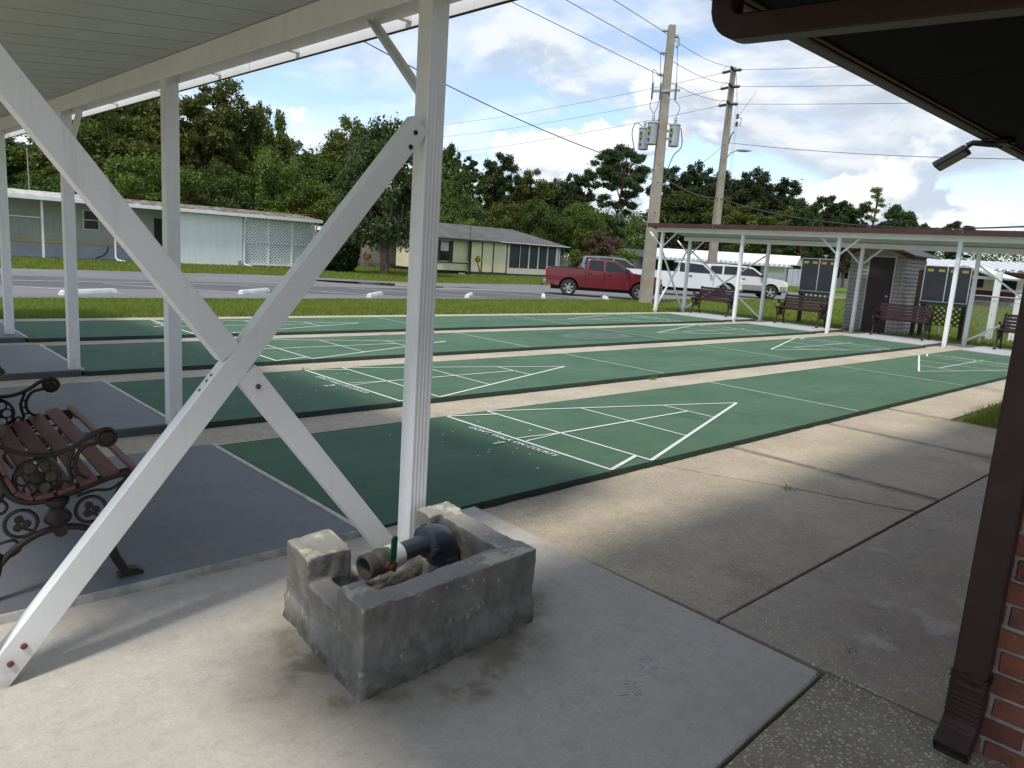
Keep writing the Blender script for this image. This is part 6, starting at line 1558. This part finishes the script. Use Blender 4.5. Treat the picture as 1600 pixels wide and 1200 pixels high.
TREES = [
 (2.5, 60.5, 9.0, 4.6, 'oak2', 'oak at the very left edge of the tree line'),
 (5.8, 66.0, 11.5, 4.8, 'oak', 'hazy oak filling the gap behind the leftmost trees'),
 (16.8, 64.0, 13.0, 4.6, 'oak3', 'deep green oak between the second and third white posts'),
 (25.0, 66.0, 13.0, 4.2, 'oak2', 'dark oak set back behind the tallest oak'),
 (31.5, 56.0, 8.6, 3.4, 'oak3', 'dark oak behind the yellow-green tree'),
 (31.0, 48.0, 6.5, 3.2, 'low', 'dark low tree behind the small white house'),
 (8.7, 58.1, 6.9, 4.4, 'oak3', 'dark oak at far left behind the first white post'),
 (11.6, 55.4, 8.0, 4.0, 'oak', 'yellow-tipped oak between the first two white posts'),
 (14.0, 52.7, 9.8, 4.0, 'oak2', 'oak left of the thin third post, lit leaves at its top'),
 (19.5, 59.4, 12.6, 4.4, 'oak', 'tall dark oak directly behind the third white post'),
 (21.5, 54.4, 13.5, 4.3, 'oak2', 'tallest oak under the shelter roof edge, right of the third post'),
 (27.2, 58.4, 12.9, 3.0, 'oak', 'oak whose right edge meets open sky beside the crossed brace'),
 (10.0, 49.6, 5.2, 4.4, 'low', 'low dark tree behind the left end of the mobile home roof'),
 (13.3, 46.7, 6.2, 3.8, 'low2', 'low tree behind the leafy middle of the mobile home roof'),
 (17.9, 47.2, 6.6, 3.5, 'low', 'shaded tree close behind the white shed wall'),
 (22.8, 47.2, 7.7, 3.1, 'low2', 'olive green tree behind the lattice bay'),
 (36.5, 61.4, 13.8, 4.2, 'oak', 'round-topped oak standing against sky between brace and main post'),
 (35.6, 67.6, 10.4, 3.2, 'oak3', 'distant dark oak filling the dip left of the round-topped oak'),
 (25.1, 46.0, 6.0, 2.9, 'bright', 'bright yellow-green tree left of the mossy oak'),
 (21.8, 45.5, 4.3, 2.4, 'bright', 'smaller yellow-green tree just above the lattice bay roof'),
 (50.7, 63.8, 13.2, 2.4, 'oak3', 'narrow dark oak just right of the main white post'),
 (55.6, 66.2, 12.4, 2.2, 'pine', 'slim pine with a tuft top right of the main post'),
 (56.7, 62.6, 13.0, 2.9, 'grove2', 'flat-topped pine above the left end of the yellow house roof'),
 (62.3, 62.8, 11.9, 4.1, 'oak', 'rounded tree above the middle of the yellow house roof'),
 (64.4, 60.7, 11.2, 3.7, 'oak2', 'rounded tree above the right end of the yellow house roof'),
 (64.8, 57.4, 12.2, 3.4, 'grove', 'ragged pine left of the great dome-topped pine'),
 (61.5, 48.9, 14.0, 4.0, 'dome', 'great dome-topped pine left of the near power pole'),
 (44.8, 54.4, 7.4, 4.0, 'low', 'dense low tree behind the aerial mast'),
 (46.7, 50.0, 6.5, 3.6, 'low2', 'dense low tree behind the ridge of the yellow house'),
 (47.9, 46.1, 7.0, 3.5, 'low', 'dark leafy tree at the right gable of the yellow house'),
 (51.8, 44.9, 6.9, 3.3, 'low2', 'leafy tree between yellow house and dome-topped pine'),
 (79.6, 61.2, 8.7, 4.8, 'low', 'leafy tree right behind the near power pole'),
 (48.5, 39.5, 4.2, 2.2, 'crape', 'small tree with faded pink blossom above the red pickup'),
 (46.6, 35.6, 2.7, 1.5, 'bush', 'bright green shrub behind the red pickup cab'),
 (42.9, 36.9, 2.4, 1.3, 'bush', 'green shrub against the wooden fence'),
 (75.9, 51.5, 13.5, 3.5, 'grove2', 'pine with feathery top just right of the near pole'),
 (77.5, 49.2, 14.1, 3.3, 'grove', 'pine between the two concrete poles'),
 (81.7, 48.0, 13.5, 3.4, 'grove2', 'broad pine right behind the lamp pole'),
 (81.6, 44.4, 14.0, 3.6, 'grove', 'high pine under the street lamp'),
 (86.6, 43.5, 13.2, 3.7, 'grove2', 'pine just left of the small white cloud'),
 (72.1, 48.2, 10.0, 4.6, 'oak3', 'dark understory tree above the left end of the far shelter'),
 (73.8, 41.7, 9.6, 4.6, 'oak', 'bright understory tree below the lamp pole pines'),
 (80.1, 38.6, 9.2, 4.2, 'oak2', 'understory tree above the second post of the far shelter'),
 (84.5, 47.0, 11.5, 4.6, 'oak3', 'dense dark tree mass behind the lamp pole pines'),
 (79.5, 52.5, 11.2, 4.2, 'oak', 'dense tree mass right behind the three transformers'),
 (92.0, 46.0, 9.6, 4.4, 'oak2', 'dense tree below the small white cloud'),
 (97.2, 44.6, 11.8, 3.3, 'grove', 'pine below the white cloud'),
 (96.6, 41.1, 12.0, 3.3, 'grove2', 'pine right of the white cloud'),
 (101.3, 40.5, 11.6, 3.3, 'grove', 'pine left of the pale feathery cypress'),
 (107.8, 40.3, 14.2, 3.5, 'spindly', 'pale feathery cypress above the brown shed roof'),
 (110.8, 38.2, 12.1, 3.2, 'grove2', 'pine right of the pale feathery cypress'),
 (116.5, 36.9, 10.7, 3.0, 'grove', 'low pine near the right end of the tree line'),
 (122.8, 33.5, 10.8, 3.3, 'dome', 'last small round tree above the far shelter roof at right'),
]
rt_ = random.Random(9)
for x, y, H, Wd, k, lab in TREES:
    if x > 70 and math.hypot(x + 1.93, y + 3.02) < 108:              # the wood stands behind the far white-roofed home
        x, y, H, Wd = -1.93 + (x + 1.93) * 1.25, -3.02 + (y + 3.02) * 1.25, (H - 1.8) * 1.25 + 1.8, Wd * 1.25
    root, h, w, used = proto(k)
    o = root if not used[0] else copy_tree(root); used[0] = 1
    o.location = (x, y, gz(x, y) - .05); o.rotation_euler = (0, 0, rt_.uniform(0, 6.28)); o.scale = (Wd / w, Wd / w, H / h)
    tag(o, lab, 'shrub' if k == 'bush' else 'tree', 'trees beyond the houses')

# a far wood closing the view behind the single trees
def woods():
    rng = np.random.default_rng(21); P = []
    for i in range(560):
        a = R(rng.uniform(-8, 106)); D = rng.uniform(126, 165) if a > R(55) else rng.uniform(105, 140) if a > R(40) else rng.uniform(76, 105)
        x = -2 + D * math.sin(a); y = -3 + D * math.cos(a)
        h = rng.uniform(5.0, 9.2) * (1.3 if a < R(38) else 1.15 if a < R(78) else .92)
        for k in range(3):
            c = (x + rng.normal() * 1.5, y + rng.normal() * 1.5, h * (.25 + .28 * k)); p, d = clump_points(c, rng.uniform(1.4, 2.2), 105, rng, .9); P.append(p)
    P = np.concatenate(P); raw_mesh('woods', quads(P, .20, .35, rng, .6), 4, M['leaf_low'], 'stuff')
woods()

# ---- the mossy oak in front of the white house
mo = thing('mossy_oak', 'mature oak hung with grey moss on the lawn behind the main white post', 'tree', (22.5, 33.6, -.36))
rng = np.random.default_rng(31); P = []; NR = []
mcl = []
for i in range(64):
    d = rng.normal(size=3); d /= np.linalg.norm(d); k = rng.uniform(.3, 1) ** .6
    c = (d[0] * 2.75 * k, d[1] * 2.75 * k, 5.5 + d[2] * 2.9 * k); mcl.append(c); p, q = clump_points(c, rng.uniform(.55, .95), 210, rng, .85); P.append(p); NR.append(q)
for i in range(26):
    a = rng.uniform(0, 6.28); r_ = rng.uniform(.9, 2.9); c = (r_ * math.cos(a), r_ * math.sin(a), rng.uniform(2.0, 3.3)); p, q = clump_points(c, rng.uniform(.4, .75), 120, rng, 1.1); P.append(p); NR.append(q)
P = np.concatenate(P); NR = np.concatenate(NR)
raw_mesh('crown', quads(P, .125, .25, rng, .55, NR * .4), 4, M['leaf_moss'], None, mo)
S = []                                                   # hanging moss: drooping strands
for i in range(700):
    a = rng.uniform(0, 6.28); r_ = rng.uniform(.4, 2.9); z = rng.uniform(1.8, 5.5); L_ = rng.uniform(.25, .9); w = rng.uniform(.015, .045); b = rng.uniform(0, 3.14)
    x, y = r_ * math.cos(a), r_ * math.sin(a); dx, dy = math.cos(b) * w, math.sin(b) * w
    S.append([(x - dx, y - dy, z), (x + dx, y + dy, z), (x + dx * .6 + .05, y + dy * .6, z - L_ * .6), (x + .02, y, z - L_)])
raw_mesh('hanging_moss', np.array(S).reshape(-1, 3), 4, M['moss_grey'], 'stuff', mo)
mb = MB(); mb.tube([(0, 0, -.2), (.02, 0, .1), (.0, 0, .8), (-.05, 0, 1.5)], [.44, .30, .24, .26], 12)
for ex, ey, ez in ((-1.3, .2, 4.6), (1.2, -.4, 4.8), (.2, 1.1, 5.4), (-.4, -1.2, 4.2), (1.9, .7, 3.9), (.6, -.2, 6.6)):
    mb.tube([(-.05, 0, 1.35), (ex * .3, ey * .3, 2.4), (ex * .75, ey * .75, ez * .75), (ex, ey, ez)], [.19, .15, .10, .04], 8)
mb.build('trunk', M['bark'], mo, local=True, smooth=80)
for i in range(22): pass
mu = flat('mulch_ring', [[(22.5 + .75 * math.cos(a * .2856), 33.6 + .75 * math.sin(a * .2856)) for a in range(22)]], -.335, M['mulch'], kind='structure')

# ---- clipped dark bush, palm seedling, bush by the fence
bu = thing('round_bush', 'dense dark rounded bush at the right end of the lattice bay', 'bush', (20.4, 35.3, -.4))
rng = np.random.default_rng(41); n_ = 11000; d = rng.normal(size=(n_, 3)); d /= np.linalg.norm(d, axis=1)[:, None]
k = rng.uniform(.72, 1, n_) * (1 + .10 * np.sin(d[:, 0] * 7) * np.cos(d[:, 2] * 6 + 1)); p = np.stack([d[:, 0] * 1.28 * k, d[:, 1] * 1.28 * k, 1.12 + d[:, 2] * 1.18 * k], 1)
raw_mesh('crown', quads(p, .085, .2, rng, .6, d * .6), 4, M['leaf_bush'], None, bu)
MB().tube([(0, 0, -.2), (0, 0, 1.2)], [.12, .05], 8).build('trunk', M['bark'], bu, local=True)
MB().lathe([(.6, .25), (1.0, .5), (1.05, 1.1), (.85, 1.7), (.4, 2.05)], 12).build('inner_foliage', M['leaf_bush'], bu, local=True)
yp = thing('young_frangipani', 'small yellow-green leafy sapling in front of the yellow house', 'sapling', (31.0, 35.3, -.42))
MB().tube([(.3, 0, -.05), (.22, 0, .5), (0, 0, 1.0)], [.07, .05, .035], 6).build('trunk', M['bark'], yp, local=True)
for i in range(26):
    a = i * 2.4; t = .25 + .5 * (i % 3) / 2; L_ = .55 + .15 * (i % 2); c, s_ = math.cos(a), math.sin(a)
    zt = 1.0 + .5 * (1 - t)
    MB().add([(.0 + c * .05, s_ * .05, 1.0), (c * L_ * .5 * t - s_ * .07, s_ * L_ * .5 * t + c * .07, zt + .10), (c * L_ * t * 1.3, s_ * L_ * t * 1.3, zt + .02), (c * L_ * .5 * t + s_ * .07, s_ * L_ * .5 * t - c * .07, zt + .10)], [(0, 1, 2, 3)]).build('leaf', M['leaf_yellow'], yp, local=True, smooth=0)
def shrub_at(name, lab, x, y, z, H, W, ml, n, seed):
    rt = thing(name, lab, 'shrub', (x, y, z)); rng = np.random.default_rng(seed); P = []
    for i in range(14):
        a = rng.uniform(0, 6.28); r_ = rng.uniform(0, .75) * W; p, q = clump_points((r_ * math.cos(a), r_ * math.sin(a), H * rng.uniform(.3, .75)), W * .38, n // 14, rng, .9); P.append(p)
    P = np.concatenate(P); raw_mesh('crown', quads(P, .055, .3, rng, .55), 4, M[ml], None, rt)
    mb = MB()
    for i in range(5): a = i * 1.26; mb.tube([(0, 0, -.1), (.3 * W * math.cos(a), .3 * W * math.sin(a), H * .5)], [.03, .012], 5)
    mb.build('trunk', M['bark'], rt, local=True); return rt
shrub_at('garden_shrub', 'grey-green shrub seen through the chain-link fence', 24.5, 2.6, -.08, .95, .62, 'leaf_moss', 2600, 51)
shrub_at('garden_shrub', 'leafy shrub behind the white post at the far right', 26.5, 1.6, -.08, 1.0, .7, 'leaf_low', 2600, 52)
shrub_at('garden_shrub', 'low shrub at the foot of the maroon home', 56.0, 16.0, -.2, .9, 1.2, 'leaf_low', 2600, 53)
shrub_at('garden_shrub', 'low weedy shrub by the yellow house corner beside the pickup tailgate', 40.6, 35.6, -.42, .8, .6, 'leaf_low', 2200, 54)

# ---- palmettos behind the yellow house
def palmetto(x, y, z, lab, seed):
    rt = thing('palmetto', lab, 'palm', (x, y, z), 0, 'palmettos behind the yellow house'); rr = random.Random(seed)
    MB().tube([(0, 0, -1.6), (.05, 0, 1.4)], [.18, .14], 8).build('trunk', M['bark'], rt, local=True)
    for i in range(13):
        a = i * 2.4 + rr.uniform(-.3, .3); e = rr.uniform(-.1, 1.1); L_ = rr.uniform(.7, 1.0); dv = V((math.cos(a) * math.cos(e), math.sin(a) * math.cos(e), math.sin(e))); sd_ = dv.cross(V((0, 0, 1))).normalized()
        b = V((.05, 0, 1.4)) + dv * L_; mb = MB(); up = sd_.cross(dv)
        for k in range(9):
            t = R(-70 + 17.5 * k); q = dv * math.cos(t) + sd_ * math.sin(t); tip = b + q * .75 + V((0, 0, -.14)); w = sd_ * math.cos(t) * .028 - dv * math.sin(t) * .028
            mb.add([b, b + q * .4 + w, tip, b + q * .4 - w], [(0, 1, 2, 3)])
        mb.tube([(.05, 0, 1.35), tuple(b)], .018, 4); mb.build('frond', M['leaf_oak'] if i % 4 else M['leaf_bright'], rt, local=True, smooth=0)
palmetto(36.2, 46.5, 1.6, 'palmetto above the left part of the yellow house roof', 1)
palmetto(38.6, 46.0, 1.5, 'palmetto above the middle of the yellow house roof', 2)
palmetto(34.4, 47.5, 1.7, 'palmetto right behind the aerial mast', 3)

# ---- mown grass: blades on every lawn in view
def blades(P, h, w, rng):
    n = len(P); a = rng.uniform(0, 6.283, n); le = rng.normal(size=(n, 2)) * .45; hh = h * rng.uniform(.5, 1.3, n); ww = w * rng.uniform(.6, 1.3, n)
    dx = np.cos(a) * ww; dy = np.sin(a) * ww
    A = P + np.stack([-dx, -dy, np.zeros(n)], 1); B_ = P + np.stack([dx, dy, np.zeros(n)], 1); T_ = P + np.stack([le[:, 0] * hh, le[:, 1] * hh, hh], 1)
    return np.stack([A, B_, T_], 1).reshape(-1, 3)
def in_poly(x, y, poly):
    c = np.zeros(len(x), bool); n = len(poly)
    for i in range(n):
        x0, y0 = poly[i]; x1, y1 = poly[i - 1]
        k = ((y0 > y) != (y1 > y)) & (x < (x1 - x0) * (y - y0) / (y1 - y0 + 1e-12) + x0); c ^= k
    return c
def zarr(x, y):
    t = np.clip((y - 10.1) / 6.4, 0, 1); return -.058 - .295 * t * t * (3 - 2 * t)
def lawn(poly, dens, h, w, seed):
    rng = np.random.default_rng(seed); xs = [p[0] for p in poly]; ys = [p[1] for p in poly]
    n = int((max(xs) - min(xs)) * (max(ys) - min(ys)) * dens); x = rng.uniform(min(xs), max(xs), n); y = rng.uniform(min(ys), max(ys), n); k = in_poly(x, y, poly); x, y = x[k], y[k]
    ed = np.ones(len(x)); P = np.stack([x, y, zarr(x, y) - .004], 1)
    return blades(P, h, w, rng)
G_ = [lawn([(-4, 10.08), (9, 10.08), (9, 17.0), (1, 16.75), (-4, 16.5)], 900, .075, .012, 1), lawn([(9, 10.08), (18.4, 10.08), (18.4, 17.5), (9, 17.05)], 560, .080, .016, 2),
      lawn([(18.4, -5), (26, -5), (26, 17.6), (18.4, 17.45)], 330, .085, .02, 3), lawn([(26, -8), (45, -8), (45, 19.2), (26, 17.75)], 110, .09, .035, 4),
      lawn([(45, -8), (72, -4), (72, 21), (58, 20.3), (45, 19.3)], 40, .11, .06, 9),
      lawn([(-2, 28.75), (13, 29.25), (15, 28.6), (19, 26.6), (30, 27.6), (44, 27.4), (44, 36.8), (20.8, 37.7), (-2, 37.9)], 190, .10, .032, 5), lawn([(20.8, 37.7), (29, 37.3), (29, 44), (20.8, 44)], 110, .11, .04, 6),
      lawn([(44, 27.3), (78, 27), (78, 40), (44, 37)], 30, .12, .07, 7),
      lawn([(7.0, -.72), (10, -.66), (10, -2.3), (7.05, -2.3), (6.75, -1.5)], 1900, .10, .008, 8), lawn([(10, -.66), (18.3, -.66), (18.3, -4), (10, -4)], 500, .09, .014, 10)]
raw_mesh('grass', np.concatenate(G_), 3, M['grass'], 'stuff')
flat('flower_bed_soil', [[(6.9, -.66), (18.3, -.64), (18.3, -2.45), (7.0, -2.45), (6.72, -1.45)]], -.048, M['ground'], kind='structure')

# ---- weeds in the joints and dead leaves blown on the paving
def weed(x, y, z, n, lab, seed, h=.05):
    rng = np.random.default_rng(seed); P = np.stack([x + rng.normal(size=n) * .035, y + rng.normal(size=n) * .02, np.full(n, z)], 1)
    o = raw_mesh('weed', blades(P, h, .004, rng), 3, M['grass']); tag(o, lab, 'weed', 'weeds in the paving joints')
weed(.05, 1.75, -.05, 60, 'green weed beside the nearest pipe edging', 1); weed(2.05, 4.42, -.05, 70, 'weed at the far edge of the second court near the main post', 2, .06); weed(2.80, -.85, -.045, 46, 'small weed in the jagged crack of the shell paving', 3, .03)
weed(5.75, 2.42, -.05, 50, 'weed at the court edge half way along the second gutter', 4); weed(-.2, 4.55, -.05, 40, 'weed beside the second pipe edging', 5, .04); weed(4.75, 6.95, -.05, 60, 'dark weed on the third gutter right of the brace', 6)
weed(.70, -2.04, -.05, 20, 'moss tuft at the corner of the pale slab', 7, .02); weed(.95, -2.03, -.05, 40, 'moss tuft in the joint before the downspout', 8, .02)
rng = np.random.default_rng(77); n_ = 620
lx = rng.uniform(-1, 16, n_); ly = rng.uniform(-2.2, 9.9, n_); gap = (ly % GAP > CW) | (ly < 0); keep = gap | (rng.uniform(size=n_) < .10); lx, ly, gap = lx[keep], ly[keep], gap[keep]
lz = np.where(gap, -.042, .009); k = ~((lx < .75) & (ly < 0) & (rng.uniform(size=len(lx)) < .85)); lx, ly, lz = lx[k], ly[k], lz[k]
raw_mesh('leaf_litter', quads(np.stack([lx, ly, lz], 1), .014, 6, rng, .5), 4, M['leaf_litter'], 'stuff')
